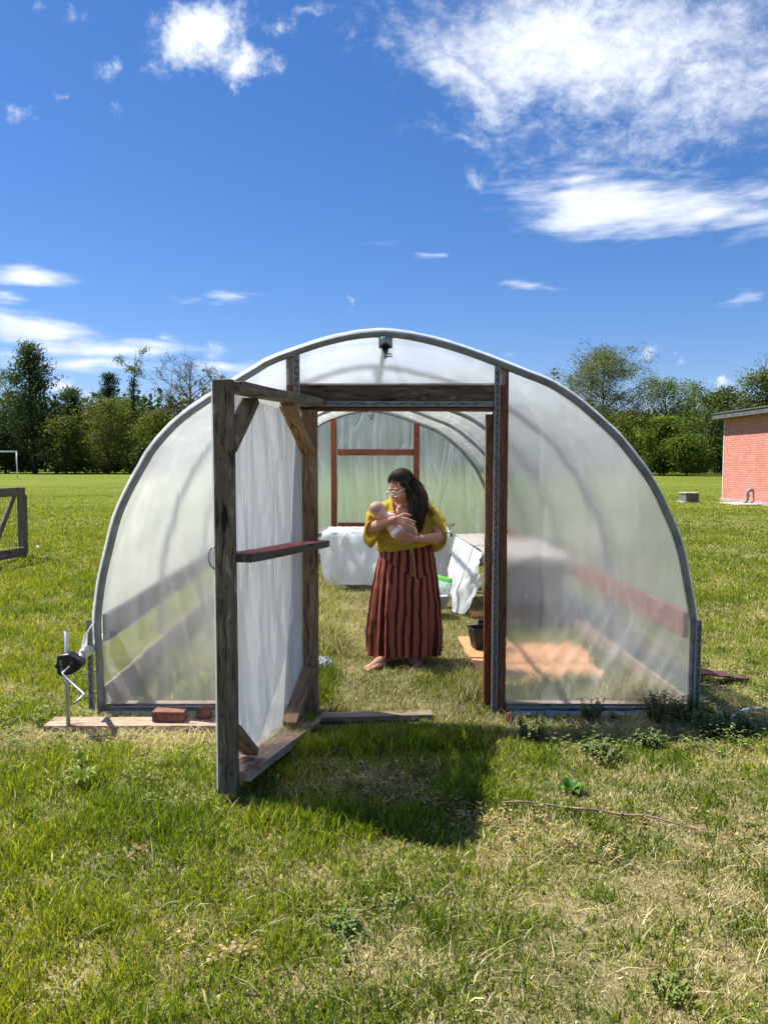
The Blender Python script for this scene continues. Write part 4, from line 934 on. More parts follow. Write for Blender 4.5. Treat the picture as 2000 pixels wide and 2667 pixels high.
for i in range(330):
    th = rh.uniform(-2.7, 2.7); ph = rh.uniform(.1, 1.35); top = i < 120
    sx, sy2, sz = math.sin(th)*math.cos(ph), math.cos(th)*math.cos(ph), math.sin(ph)
    if top: sx, sy2, sz = rh.uniform(-.75, .75), rh.uniform(.25, .75), rh.uniform(.6, 1.0); l = math.sqrt(sx*sx+sy2*sy2+sz*sz); sx, sy2, sz = sx/l, sy2/l, sz/l
    def scalp(x, y, z, k=1.03): return hl(x*.086*k, -.030+y*.100*k, .044+z*.086*k)
    k1 = rh.uniform(1.02, 1.07); s0 = scalp(sx, sy2, sz, k1)
    bx_, by_, bz_ = sx*.75-.35, sy2-.75, sz+.45; l = math.sqrt(bx_*bx_+by_*by_+bz_*bz_); s1 = scalp(bx_/l, by_/l, bz_/l, k1+.02)
    bx_, by_, bz_ = sx*.3-.75, sy2-1.5, .25; l = math.sqrt(bx_*bx_+by_*by_+bz_*bz_); s2 = scalp(bx_/l, by_/l, bz_/l, k1+.02)
    u = Vector((rh.gauss(0, 1), rh.gauss(-.5, 1), rh.gauss(0, .3))).normalized(); fr = rh.uniform(.86, 1.12); stop = rh.choice((3, 4, 5, 5, 5, 6))
    pts = [s0, s1, s2]+[hc[k][0]+u*hc[k][1]*fr*rh.uniform(.92, 1.08)+Vector((0, 0, rh.uniform(-.01, .01))) for k in range(1, stop)]
    cv = catmull(pts, 26); amp = rh.uniform(.005, .017); fq = rh.uniform(.45, .95); phs = rh.random()*6
    cv = [p+Vector((math.sin(phs+k*fq), math.cos(phs*2+k*fq*.9), 0))*amp*min(1, max(0, (k-6)/9)) for k, p in enumerate(cv)]
    v = rh.uniform(.6, 1.6)*(rh.uniform(1.8, 4.2) if top and rh.random() < .6 else 1); col_ = (.026*v, .0150*v, .0095*v)
    b.tube(cv, [.0042*(1-.8*(k/25)**3) for k in range(26)], 5, col=col_, flat=.6)
for i in range(26):   # flyaway curls at the edge
    p = hc[rh.choice((1, 2, 2, 3))][0]+Vector((rh.uniform(.03, .07), -.02, rh.uniform(-.05, .05))); d = Vector((rh.uniform(.2, 1), 0, rh.uniform(-1, .4))).normalized()
    b.tube(catmull([p, p+d*.03+Vector((.01, 0, .01)), p+d*.055+Vector((-.005, 0, -.015)), p+d*.06+Vector((.012, 0, -.03))], 10), [.0016]*10, 4, col=(.02, .012, .008))
b.build('hair_strands', M_hair, hair, True)
# blouse
m, t = newmat('mustard_gauze'); c = t.coord('Object'); n1 = t.noise(c, 9, 4); n2 = t.noise(t.mapping(c, sc=(1, 1, .35)), 26, 4, .6)
cc = t.mix(n1, (.50, .35, .035), (.62, .465, .06)); p_ = t.prin(Base_Color=cc, Roughness=.85, Specular_IOR_Level=.15, Sheen_Weight=.15, Normal=t.bump(t.math('ADD', n2, t.math('MULTIPLY', t.noise(c, 400, 2), .3)), .9, .016))
t.out(t.mixsh(.18, p_, t.node('ShaderNodeBsdfTranslucent', Color=cc).outputs[0])); M_blouse = m
b = MB()
rings = [(.872, 1056, 66, .150), (.868, 1056, 71, .160), (.885, 1056, 76, .172), (.92, 1057, 79, .180), (1.0, 1058, 78, .178), (1.10, 1058, 75, .172), (1.19, 1059, 70, .150), (1.255, 1060, 62, .118), (1.30, 1060, 50, .092), (1.325, 1060, 36, .075), (1.34, 1060, 24, .066)]
NR = 96
def torso(u, v):
    k = v*(len(rings)-1); i = min(len(rings)-2, int(k)); f = k-i; A_, B_ = rings[i], rings[i+1]; z = A_[0]+(B_[0]-A_[0])*f; cx = A_[1]+(B_[1]-A_[1])*f; hw = (A_[2]+(B_[2]-A_[2])*f)*.003; hd_ = A_[3]+(B_[3]-A_[3])*f
    an = 2*math.pi*u; c = at(cx, 1333, 6.05); x = math.cos(an); y = math.sin(an)
    fold = 1+.03*math.sin(an*11+z*14)*max(0, 1-abs(z-.93)*6)+.035*mnoise.noise(Vector((x*3.5, y*3.5, z*11)))+.02*mnoise.noise(Vector((x*9, y*9, z*9+x*6)))
    zh = z+(.045+.032*x)*max(0, min(1, (1.02-z)/.14))
    return Vector((c.x+hw*x*fold, 6.055+hd_*y*fold-(.015 if y < 0 and .95 < z < 1.2 else 0), zh))
b.grid(torso, NR, 60, closed_u=True)
# open the neckline
NECK = [(1020, 1285), (1022, 1318), (1027, 1340), (1040, 1353), (1060, 1356), (1080, 1349), (1094, 1328), (1098, 1285)]
def inpoly(x, y, P_):
    r = False; j = len(P_)-1
    for i in range(len(P_)):
        if (P_[i][1] > y) != (P_[j][1] > y) and x < (P_[j][0]-P_[i][0])*(y-P_[i][1])/(P_[j][1]-P_[i][1])+P_[i][0]: r = not r
        j = i
    return r
def to_px(p):
    q = Vector(p)-Vector((0, 0, H)); zc = q.y*CT-q.z*ST; yc = q.y*ST+q.z*CT; return 1000+F*q.x/zc, 1333.5-F*yc/zc
keep = []
for f in b.f:
    c = sum((Vector(b.v[i]) for i in f), Vector())/len(f); px, py = to_px(c)
    if not (c.y < 6.07 and inpoly(px, py, NECK)): keep.append(f)
b.f = keep; b.m = [0]*len(keep)
def sleeve(rs):
    N = 40; K = 26; cs = catmull([r[0] for r in rs], K)
    def fn(u, v):
        k = v*(len(rs)-1); i = min(len(rs)-2, int(k)); f = k-i; a = Vector(rs[i][1]).lerp(Vector(rs[i+1][1]), f); c = Vector(rs[i][2]).lerp(Vector(rs[i+1][2]), f); an = 2*math.pi*u
        p = cs[int(round(v*(K-1)))]; w_ = 1+.05*math.sin(an*5+v*5)*v+.09*mnoise.noise(Vector((math.cos(an)*2.4, math.sin(an)*2.4, v*5+p.x*5)))+.05*mnoise.noise(Vector((math.cos(an)*5, math.sin(an)*5, v*9)))
        return p+(a*math.cos(an)+c*math.sin(an))*w_
    b.grid(fn, N, K, closed_u=True)
sleeve([(at(1014, 1318, 6.055), (-.012, 0, .046), (0, .08, 0)), (at(1004, 1328, 6.045), (-.035, 0, .066), (0, .094, 0)), (at(996, 1340, 6.03), (-.045, 0, .078), (.01, .095, 0)), (at(971, 1366, 5.96), (-.05, .0, .088), (.045, .09, 0)), (at(965, 1386, 5.91), (.012, -.02, .104), (.055, .08, 0)), (at(968, 1390, 5.895), (.004, -.02, .104), (.053, .076, 0))])
sleeve([(at(1104, 1319, 6.06), (.012, 0, .048), (0, .08, 0)), (at(1112, 1330, 6.055), (.035, 0, .066), (0, .094, 0)), (at(1121, 1342, 6.04), (.045, 0, .078), (0, .096, 0)), (at(1141, 1374, 5.99), (.045, 0, .078), (-.02, .085, 0)), (at(1143, 1402, 5.95), (.022, -.02, .088), (-.055, .075, 0)), (at(1142, 1409, 5.93), (.022, -.02, .086), (-.055, .07, 0))])
b.build('blouse', M_blouse, wm, True)
# striped skirt
m, t = newmat('striped_crinkle_cotton'); c = t.coord('Object'); col = t.attr('col')
weave = t.noise(t.mapping(c, sc=(60, 60, 260)), 1, 3, .6); cr_ = t.noise(t.mapping(c, sc=(9, 9, 40)), 1, 3, .6)
cc = t.mix(t.math('MULTIPLY', weave, .35), col, t.mix(1.0, col, (.5, .5, .5), 'MULTIPLY'))
p_ = t.prin(Base_Color=cc, Roughness=.9, Specular_IOR_Level=.12, Normal=t.bump(t.math('ADD', weave, cr_), .45, .005)); t.out(t.mixsh(.08, p_, t.node('ShaderNodeBsdfTranslucent', Color=col).outputs[0])); M_skirt = m
NU, NV = 1100, 130; zs = np.linspace(.96, .078, NV)[:, None]; th = np.linspace(0, 2*np.pi, NU, endpoint=False)[None, :]     # th = 0 faces the camera, + to the right
rx = np.interp(zs, [.06, .25, .5, .75, .9, .97], [.284, .281, .266, .238, .212, .185]); ry = np.interp(zs, [.06, .25, .5, .75, .9, .97], [.215, .212, .20, .18, .158, .135])
seam = np.minimum(.685+.125*np.abs((th+np.pi) % (2*np.pi)-np.pi-.38), .835)
d_ = np.clip((seam-zs)/.55, 0, 1)
fold = d_**.8*(.06*np.sin(11*th+.8*np.sin(3*th)+1.2+.6*np.sin(2.2*zs+th))+.045*np.sin(19*th+2*np.sin(2*th)+1.4*zs)+.02*np.sin(31*th+3*zs))+.008*np.sin(37*th)*(zs < seam)
fold = fold-.010*np.exp(-((zs-seam)/.006)**2)+.012*(zs < seam)
cxs = np.interp(zs, [.06, .97], [at(1053, 1700, YW).x, at(1060, 1420, YW).x])
X_ = cxs+rx*(1+fold)*np.sin(th); Y_ = YW+.02-ry*(1+fold)*np.cos(th); Z_ = zs+.012*np.sin(3*th+1)*(zs < .1)+0*th
ns1 = vnoise(X_*1.0, Z_*1.0, .06, 31)-.5; X_ = X_+.008*ns1; Y_ = Y_+.008*ns1
phase = np.where(zs < seam, 25*th/(2*np.pi)+.2*np.sin(3*th)+.10*np.sin(zs*5+th*3)+.07*np.sin(zs*11+th*7)+.37, 21*th/(2*np.pi)+.15)
st_ = (phase % 1.0) < .44
rust = np.array([.40, .115, .072]); dark_ = np.array([.072, .022, .019]); cl_ = np.where(st_[..., None], dark_, rust)*(1-.25*(np.abs(zs-seam) < .004))[..., None]
me = bpy.data.meshes.new('skirt'); me.vertices.add(NU*NV); co = np.stack([X_+0*zs, Y_, Z_], -1).astype(np.float32); cen = Vector(co.reshape(-1, 3).mean(0)); me.vertices.foreach_set('co', (co-np.array(cen, np.float32)).ravel())
jj, ii = np.mgrid[0:NV-1, 0:NU]; i2 = (ii+1) % NU; Q = np.stack([jj*NU+ii, (jj+1)*NU+ii, (jj+1)*NU+i2, jj*NU+i2], -1).reshape(-1, 4).astype(np.int32)
me.loops.add(Q.size); me.loops.foreach_set('vertex_index', Q.ravel()); me.polygons.add(len(Q)); me.polygons.foreach_set('loop_start', np.arange(len(Q), dtype=np.int32)*4); me.update(calc_edges=True)
me.polygons.foreach_set('use_smooth', np.ones(len(Q), bool))
a = me.color_attributes.new('col', 'FLOAT_COLOR', 'POINT'); a.data.foreach_set('color', np.concatenate([cl_, np.ones((NV, NU, 1))], -1).astype(np.float32).ravel())
me.materials.append(M_skirt); skt = bpy.data.objects.new('skirt', me); COL.objects.link(skt); put(skt, Matrix.Translation(cen), wm)
M_cord = simple('yellow_cord', (.46, .37, .07), .8)
b = MB(); b.tube(catmull([at(1076, 1424, 5.835), at(1075, 1434, 5.825), at(1079, 1465, 5.825), at(1083, 1510, 5.82)], 14), .0032, 6); b.ellipsoid(at(1083, 1511, 5.82), Matrix.Diagonal((.005, .005, .008)).to_3x3(), 8, 6); b.tube(catmull([at(1075, 1424, 5.835), at(1071, 1432, 5.825), at(1070.5, 1439, 5.822)], 6), .0034, 6); b.ellipsoid(at(1070.5, 1440, 5.822), Matrix.Diagonal((.007, .006, .007)).to_3x3(), 8, 6); b.build('drawstring', M_cord, skt, True)
b = MB(); wc = elL.lerp(wrL, .93); wd_ = (wrL-elL).normalized(); q1 = wd_.orthogonal().normalized(); q2 = wd_.cross(q1); b.tube([wc+(q1*math.cos(x)+q2*math.sin(x))*.0305 for x in np.linspace(0, 2*math.pi, 24)], .0022, 6, caps=False); b.build('bracelet', M_galv, wm, True)
# ------------------------------------------------------------------ baby
bb = thing('person', 'bare baby in a white nappy held asleep against the woman chest', 'baby', at(1020, 1365, 5.82))
B = Body(); bC = at(984, 1327, 5.835)
bF = Vector((.80, .42, -.05)).normalized(); bU = (Vector((.25, -.2, 1))-bF*bF.dot(Vector((.25, -.2, 1)))).normalized(); bX = bF.cross(bU); bA_ = Matrix((bX, bF, bU)).transposed()
def bl(x, y, z): return bC+bA_ @ Vector((x, y, z))
B.ball(bl(0, -.008, .008), (.053, .064, .054), bA_); B.ball(bl(0, .026, -.02), (.042, .040, .036), bA_); B.ball(bl(0, .066, -.016), (.009, .008, .008), bA_); B.ball(bl(0, .05, -.042), (.016, .014, .011), bA_)
for s_ in (-1, 1): B.ball(bl(s_*.026, .045, -.026), .02); B.ball(bl(s_*.055, .004, -.012), (.009, .014, .019), bA_); B.ball(bl(s_*.054, -.001, -.012), (.006, .006, .019), bA_)
t0_ = at(1012, 1350, 5.85); t1_ = at(1034, 1386, 5.82)
B.chain([bl(0, -.0, -.03), t0_], [.034, .045]); B.chain([t0_, t0_.lerp(t1_, .5), t1_], [.050, .056, .052])
B.chain([at(1010, 1345, 5.815), at(1024, 1343, 5.82), at(1036, 1348, 5.85)], [.024, .020, .016])
kn = at(1073, 1371, 5.80); B.chain([at(1042, 1386, 5.81), at(1060, 1375, 5.79), kn], [.036, .033, .026]); B.chain([kn, at(1081, 1386, 5.81), at(1083, 1397, 5.815)], [.025, .021, .017]); B.chain([at(1083, 1398, 5.82), at(1088, 1402, 5.80), at(1092, 1401, 5.79)], [.016, .013, .010])
B.chain([at(1040, 1388, 5.86), at(1064, 1384, 5.88), at(1078, 1396, 5.87)], [.036, .03, .022])
bbody = B.solid('body', M_bskin, bb, .004, 3)
m, t = newmat('white_nappy'); c = t.coord('Object'); t.out(t.prin(Base_Color=(.80, .80, .79), Roughness=.8, Normal=t.bump(t.noise(c, 30, 4), .6, .01))); M_nap = m
D_ = Body(); D_.ball(at(1038, 1384, 5.812), (.054, .060, .047)); D_.ball(at(1031, 1389, 5.815), (.044, .056, .040)); D_.ball(at(1047, 1378, 5.80), (.040, .048, .036)); D_.solid('nappy', M_nap, bb, .005, 3)
m, t = newmat('baby_down_hair'); t.out(t.mixsh(.76, t.prin(Base_Color=(.16, .085, .05), Roughness=.6), t.node('ShaderNodeBsdfTransparent').outputs[0])); M_down = m
b = MB()
def downf(u, v):
    an = 2*math.pi*u; e = -.2+1.75*v; return bl(.0545*math.cos(e)*math.cos(an), -.0085+.0655*math.cos(e)*math.sin(an)-.012*(1-v), .008+.0555*math.sin(e))
b.grid(downf, 40, 14, closed_u=True); b.f = [f for f in b.f if (bA_.transposed() @ (sum((Vector(b.v[i]) for i in f), Vector())/len(f)-bC)).y < .028]; b.m = [0]*len(b.f); b.build('hair', M_down, bb, True)
# ------------------------------------------------------------------ trees
M_leaves = leafmat('tree_leaves', .42, .55, .2)
M_bark = simple('tree_bark', (.05, .042, .034), .9, 0, .25, 5, .3, 20)
M_twig = simple('grey_twig_bark', (.10, .09, .075), .9, 0, .2, 5, .2, 20)
def leaf_mesh(name, P, S, C, mat):
    P = np.array(P, np.float32); n = len(P); S = np.array(S, np.float32); C = np.array(C, np.float32)
    r = np.random.default_rng(n); U = r.normal(size=(n, 3)); U /= np.linalg.norm(U, axis=1)[:, None]
    V = r.normal(size=(n, 3)); V -= (V*U).sum(1)[:, None]*U; V /= np.linalg.norm(V, axis=1)[:, None]
    co = np.zeros((n, 4, 3), np.float32); U = U*S[:, None]; V = V*S[:, None]*.6
    co[:, 0] = P-U*.5; co[:, 1] = P+V*.5; co[:, 2] = P+U*.5; co[:, 3] = P-V*.5
    me = bpy.data.meshes.new(name); me.vertices.add(n*4); me.vertices.foreach_set('co', co.ravel())
    me.loops.add(n*4); me.loops.foreach_set('vertex_index', np.arange(n*4, dtype=np.int32)); me.polygons.add(n)
    me.polygons.foreach_set('loop_start', np.arange(n, dtype=np.int32)*4); me.update(calc_edges=True)
    a = me.color_attributes.new('col', 'FLOAT_COLOR', 'POINT'); cc = np.ones((n, 4, 4), np.float32); cc[:, :, :3] = C[:, None, :]; a.data.foreach_set('color', cc.ravel())
    me.materials.append(mat); return me
PROFS = dict(
    round=lambda h: math.sin(math.pi*min(1, .12+h*.86))**.7,
    cone=lambda h: (1-h)**.75*.95+.06 if h > .08 else .6,
    tall=lambda h: (math.sin(math.pi*(.15+.80*h))**.8)*(1-.35*h),
    vase=lambda h: .35+.65*math.sin(math.pi*min(1, h*.72+.15)),
    snag=lambda h: .5+.5*math.sin(9*h))
def tree(name, label, x, Y, topd, wd, base_frac, prof, pal, nleaf, leaf, seed, limbs=22, subs=5, twigs=0, spread=.16, up=.45, trunk=None, bark=None, lean=0):
    """x, topd, wd in display pixels of the photograph (centre, crown top, crown width) at distance Y"""
    rd = random.Random(seed); base = gndd(x, 1231); p0 = atd(x, 1231, Y); p0.z = 0; hgt = atd(x, topd, Y).z
    rad = wd*DS/F*Y*.5; root = thing(name, label, 'tree', p0); bark = bark or M_bark
    tr = trunk or hgt*.016; b = MB(); tw = MB()
    def tp(h): return p0+Vector((math.sin(h*3+seed)*.03*hgt*h+lean*h*hgt, math.cos(h*2.3+seed)*.03*hgt*h, hgt*.97*h))
    b.tube([tp(i/9)-Vector((0, 0, .1 if i == 0 else 0)) for i in range(10)], [tr*(1.25-1.2*i/9) for i in range(10)], 7)
    P = []; S = []; C = []; ends = []
    pf = PROFS[prof]
    for i in range(limbs):
        h = base_frac+(1-base_frac)*((i+.5)/limbs); hh = (h-base_frac)/(1-base_frac)
        az_ = i*2.4+rd.random()*.9; L = rad*pf(hh)*(.72+.45*rd.random()); s = tp(max(.05, h-.10*(prof != 'cone')))
        e = tp(h)+Vector((math.cos(az_)*L, math.sin(az_)*L, L*(up*(1-hh*.3)+.25*(rd.random()-.5)) if prof != 'cone' else -L*.12))
        if e.z > hgt: e.z = hgt*(.97+.03*rd.random())
        mid = s.lerp(e, .5)+Vector((rd.uniform(-.1, .1)*L, rd.uniform(-.1, .1)*L, L*.08))
        pts = catmull([s, mid, e], 7); r0 = max(.03, tr*.45*(1-h*.6)); b.tube(pts, [r0*(1-.8*k/6) for k in range(7)], 5, caps=False)
        for j in range(subs):
            k = .35+.65*rd.random(); q = pts[min(6, int(k*6))]
            d = Vector((rd.gauss(0, 1), rd.gauss(0, 1), rd.gauss(.25, .7))).normalized()*(L*.42*(.5+.8*rd.random())+.25)
            q2 = q+d; b.tube([q, q.lerp(q2, .5)+Vector((0, 0, .08*L)), q2], [r0*.4, r0*.28, r0*.1+.008], 4, caps=False)
            ends.append((q, q2))
            for w in range(twigs):
                q3 = q.lerp(q2, rd.uniform(.3, 1)); q4 = q3+Vector((rd.gauss(0, 1), rd.gauss(0, 1), rd.gauss(.5, .8))).normalized()*L*.26*(.4+rd.random())
                b.tube([q3, q4], [r0*.16+.012, .010], 3, caps=False); ends.append((q3, q4))
    nleaf = int(nleaf*1.7); leaf *= .86; nper = max(1, nleaf//max(1, len(ends)))
    for q, q2 in ends:
        tone = rd.random(); c0 = pal[rd.randrange(len(pal))]; den = rd.uniform(.35, 1.5)
        for k in range(int(nper*den)):
            f = rd.random()**.7; p = q.lerp(q2, f); g = rad*spread
            p = p+Vector((rd.gauss(0, g), rd.gauss(0, g), rd.gauss(0, g*.7)))
            if p.z < .3 or p.z > hgt*1.02: continue
            P.append(p); S.append(leaf*rd.uniform(.5, 1.3)); v = rd.uniform(.65, 1.3)*(.85+.3*tone); C.append((c0[0]*v, c0[1]*v, c0[2]*v))
    b.build('trunk', bark, root, True)
    if P:
        me = leaf_mesh('crown', P, S, C, M_leaves); o = bpy.data.objects.new('crown', me); COL.objects.link(o)
        me.transform(Matrix.Translation(-p0)); put(o, Matrix.Translation(p0), root)
    return root
DK = [(.036, .064, .02), (.056, .094, .025), (.044, .076, .026), (.078, .116, .03)]
MG = [(.095, .145, .02), (.14, .195, .028), (.175, .225, .034), (.105, .15, .026)]
OL = [(.155, .15, .032), (.20, .185, .036), (.12, .135, .028), (.165, .175, .04)]
PG = [(.16, .21, .08), (.21, .25, .10), (.13, .18, .06)]
BG = [(.13, .20, .022), (.18, .25, .028), (.10, .16, .02)]
T = tree
T('oak_tree', 'tall dark green tree rising highest of the left treeline', 82, 96, 728, 150, .18, 'tall', DK+[(.05, .085, .03)], 9000, .34, 3, 34, 6, spread=.13, up=.1)
T('willow_tree', 'pale thin-leaved tree at the far left edge of the photo', 0, 101, 795, 70, .3, 'vase', PG+OL, 2600, .22, 5, 14, 5, 2, spread=.14)
T('cedar_tree', 'low dark evergreen left of the tall dark tree', 20, 98, 885, 110, .05, 'round', DK, 5000, .34, 8, 20, 6)
T('pine_tree', 'pointed dark pine standing behind the olive leafed tree', 238, 103, 802, 80, .35, 'cone', DK[:2]+[(.03, .048, .022)], 4200, .3, 11, 24, 5, spread=.15)
T('cedar_tree', 'dark evergreen filling the gap right of the tall dark tree', 168, 103, 832, 90, .1, 'round', DK, 5200, .34, 14, 20, 6)
T('maple_tree', 'olive brown tree just coming into leaf in the left treeline', 240, 94, 862, 140, .08, 'round', OL+OL+MG, 6500, .27, 17, 26, 6, 1, spread=.14)
T('maple_tree', 'yellow green bushy tree with low branches beside the tall dark tree', 150, 93, 900, 100, .06, 'round', OL+MG+DK, 5000, .28, 18, 20, 6)
T('snag_tree', 'gaunt tree with bare broken top and sparse leaves', 300, 97, 748, 66, .45, 'snag', DK+MG, 1700, .26, 23, 11, 4, 2, spread=.16, trunk=.24, lean=-.02)
T('elm_tree', 'dark rounded tree below the gaunt bare topped tree', 285, 100, 860, 120, .1, 'round', DK+MG, 5200, .3, 27, 22, 6)
T('elm_tree', 'bright green bushy tree under the bare grey tree', 345, 92, 888, 110, .05, 'round', MG+OL, 5600, .27, 29, 22, 6)
T('bare_tree', 'nearly leafless grey tree with a fan of fine branches', 412, 95, 782, 170, .36, 'vase', OL+PG, 900, .16, 31, 26, 6, 6, spread=.10, bark=M_twig, trunk=.3)
T('elm_tree', 'olive green bush like tree behind the greenhouse left shoulder', 420, 94, 930, 120, .05, 'round', OL+DK, 4600, .28, 37, 20, 6)
T('elm_tree', 'dark low tree at the foot of the left treeline', 330, 91, 960, 110, .04, 'round', DK, 4200, .3, 38, 18, 6)
# right of the greenhouse
T('ash_tree', 'big pale green spreading tree, highest right of the greenhouse', 1300, 92, 760, 190, .22, 'vase', PG+PG+OL, 19000, .22, 41, 34, 6, 4, spread=.10, bark=M_twig)
T('ash_tree', 'smaller pale tree leaning out left of the big pale spreading tree', 1226, 94, 806, 60, .3, 'vase', PG, 1300, .2, 42, 12, 5, 3, spread=.14)
T('hickory_tree', 'mid green tree right of the big pale tree, sky through its crown', 1428, 93, 818, 150, .3, 'round', MG+PG, 5200, .26, 45, 24, 6, 2, spread=.13)
T('hickory_tree', 'pale green crown between the mid green and the dark right hand trees', 1495, 97, 826, 90, .25, 'round', PG+MG, 3000, .26, 46, 18, 6, 1)
T('locust_tree', 'bright green bushy tree low in the middle of the right treeline', 1420, 84, 902, 130, .04, 'round', BG+MG, 8500, .27, 48, 26, 7, spread=.13)
T('locust_tree', 'bright green bush like tree nearest the brick building', 1478, 82, 940, 110, .03, 'round', BG+MG, 6500, .26, 49, 24, 6)
T('locust_tree', 'brownish green leafing tree left of the bright bushy tree', 1350, 88, 890, 140, .05, 'round', OL+MG, 6500, .26, 51, 24, 6, 1)
T('walnut_tree', 'dark green dense tree behind the corner of the brick building', 1556, 84, 838, 130, .06, 'round', DK+MG, 8500, .3, 53, 30, 6)
T('walnut_tree', 'tall dark green tree at the right edge above the flat roof', 1640, 80, 796, 130, .15, 'round', DK+MG+OL, 7500, .28, 57, 30, 6, 1)
T('bare_tree', 'thin bare upright branches sticking out above the right edge tree', 1645, 83, 752, 60, .55, 'vase', OL, 60, .15, 59, 8, 4, 3, up=1.6, bark=M_twig, trunk=.16)
T('elm_tree', 'dark low tree beside the greenhouse right shoulder', 1310, 90, 945, 120, .03, 'round', DK+MG, 5600, .28, 61, 22, 6)
# woodland behind the greenhouse and undergrowth along the field edge read as one mass
rw = np.random.default_rng(99)
def mass(name, label, x0, x1, Y, depth, topf, pal, n, size):
    k = (x1-x0)*1.9; nb = int(k); cx = x0+(x1-x0)*rw.random(nb); cyv = Y+depth*rw.random(nb); ct = np.array([topf(x) for x in cx])*(.75+.4*rw.random(nb)); cr = 1.2+1.6*rw.random(nb)
    i = rw.integers(0, nb, n); d = rw.normal(size=(n, 3)); d /= np.linalg.norm(d, axis=1)[:, None]; rr = rw.random(n)**.4
    P = np.c_[cx[i]+d[:, 0]*cr[i]*rr, cyv[i]+d[:, 1]*cr[i]*rr, np.clip(ct[i]*.5+d[:, 2]*ct[i]*.52*rr, .02, None)]
    C = np.array(pal)[rw.integers(0, len(pal), nb)][i]*(.6+.7*rw.random((n, 1)))
    me = leaf_mesh(name, P, size*(.6+.7*rw.random(n)), C, M_leaves); o = bpy.data.objects.new(name, me); COL.objects.link(o); W[o] = Matrix(); tag(o, label, kind='stuff')
mass('undergrowth', 'dark brush along the far edge of the field', -115, 115, 96, 6, lambda x: 4.2 if x < 20 else 2.8, DK+DK+MG[:1], 76000, .42)
mass('woodland', 'far woodland seen behind the greenhouse', -28, 24, 104, 10, lambda x: 13, DK+MG+OL, 16000, .6)
mass('woodland_depth', 'deep shade of the woodland behind the field trees', -125, 125, 112, 7, lambda x: 11 if x < 0 else 9, DK[:3], 95000, .95)
# ------------------------------------------------------------------ brick building on the right
m, t = newmat('salmon_brick'); c = t.coord('Object'); sx = t.node('ShaderNodeSeparateXYZ'); t.l.new(c, sx.inputs[0])
uv = t.node('ShaderNodeCombineXYZ', X=t.math('ADD', sx.outputs[1], sx.outputs[0]), Y=sx.outputs[2]).outputs[0]
br = t.node('ShaderNodeTexBrick', dict(offset=.5), Color1=(.64, .25, .185), Color2=(.48, .15, .11), Mortar=(.20, .07, .055), Scale=1.0, Mortar_Size=.013, Mortar_Smooth=.2, Bias=0.0, Brick_Width=.30, Row_Height=.082); t.l.new(uv, br.inputs['Vector'])
cc = t.mix(t.math('MULTIPLY', t.noise(t.mapping(c, sc=(1, 1, .35)), 1.6, 5, .65), .55), br.outputs[0], (.66, .30, .235))
t.out(t.prin(Base_Color=cc, Roughness=.85, Normal=t.bump(t.math('SUBTRACT', 1.0, br.outputs['Fac']), .6, .012))); M_brick = m
M_fascia = simple('weathered_fascia', (.10, .10, .10), .8, 0, .2, 6); M_conc = simple('concrete', (.36, .34, .31), .9, 0, .15, 6, .3, 40)
M_trimw = simple('pale_corner_trim', (.62, .58, .52), .7); M_pvc = simple('grey_pvc_pipe', (.22, .22, .22), .5)
bA = at(1880, 1303, 31.0); bx0 = bA.x; zT = at(1885, 1092, 31.0).z
bd = thing('brick_building', 'flat roofed salmon brick building at the right edge', 'building', (bx0+4, 25, 0))
b = MB(); b.box((bx0, 18, .10), (bx0+8, 31, zT)); b.build('wall', M_brick, bd)
b = MB(); b.box((bx0-.06, 17.95, -.05), (bx0+8.06, 31.05, .10)); b.build('foundation', M_conc, bd)
b = MB(); b.box((bx0-.36, 17.7, zT+.003), (bx0+8.3, 31.3, zT+.20)); b.box((bx0-.39, 17.67, zT+.20), (bx0+8.33, 31.33, zT+.25)); b.build('roof', M_fascia, bd, bevel=.01)
b = MB(); b.box((bx0-.012, 30.93, .10), (bx0-.002, 31.0, zT)); b.build('corner_trim', M_trimw, bd)
pp = at(1968, 1300, 28.6)
b = MB(); yv = 28.4; zt_ = at(1960, 1276, yv).z
b.tube(catmull([(bx0+.02, yv, zt_), (bx0-.10, yv, zt_), (bx0-.19, yv, zt_-.06), (bx0-.20, yv, zt_-.22), (bx0-.20, yv, .22), (bx0-.25, yv, .10), (bx0-.30, yv, .02)], 16), .062, 10); b.build('downpipe', M_pvc, bd, True)
b = MB(); b.box((bx0-.9, 27.6, -.02), (bx0-.07, 29.2, .035)); o = b.build('concrete_slab', M_conc, None, bevel=.01); tag(o, 'thin concrete splash slab at the foot of the brick wall', 'slab')
# utility box
u0 = at(1786, 1305, 29.5); u1 = at(1821, 1283, 29.5); uw = u1.x-u0.x
ub = thing('utility_box', 'low grey concrete utility box on the lawn near the brick building', 'box', (u0.x+uw/2, 29.9, 0))
M_box = simple('grey_green_box', (.13, .14, .125), .8, 0, .15, 6)
b = MB(); b.box((u0.x, 29.5, -.01), (u1.x, 30.1, u1.z-.05)); b.build('body', M_box, ub, bevel=.012)
b = MB(); b.box((u0.x-.03, 29.47, u1.z-.048), (u1.x+.03, 30.13, u1.z)); b.build('lid', M_conc, ub, bevel=.01)
b = MB(); b.box((u0.x-.10, 29.4, -.01), (u1.x+.06, 30.2, .03)); b.build('base_pad', M_conc, ub)
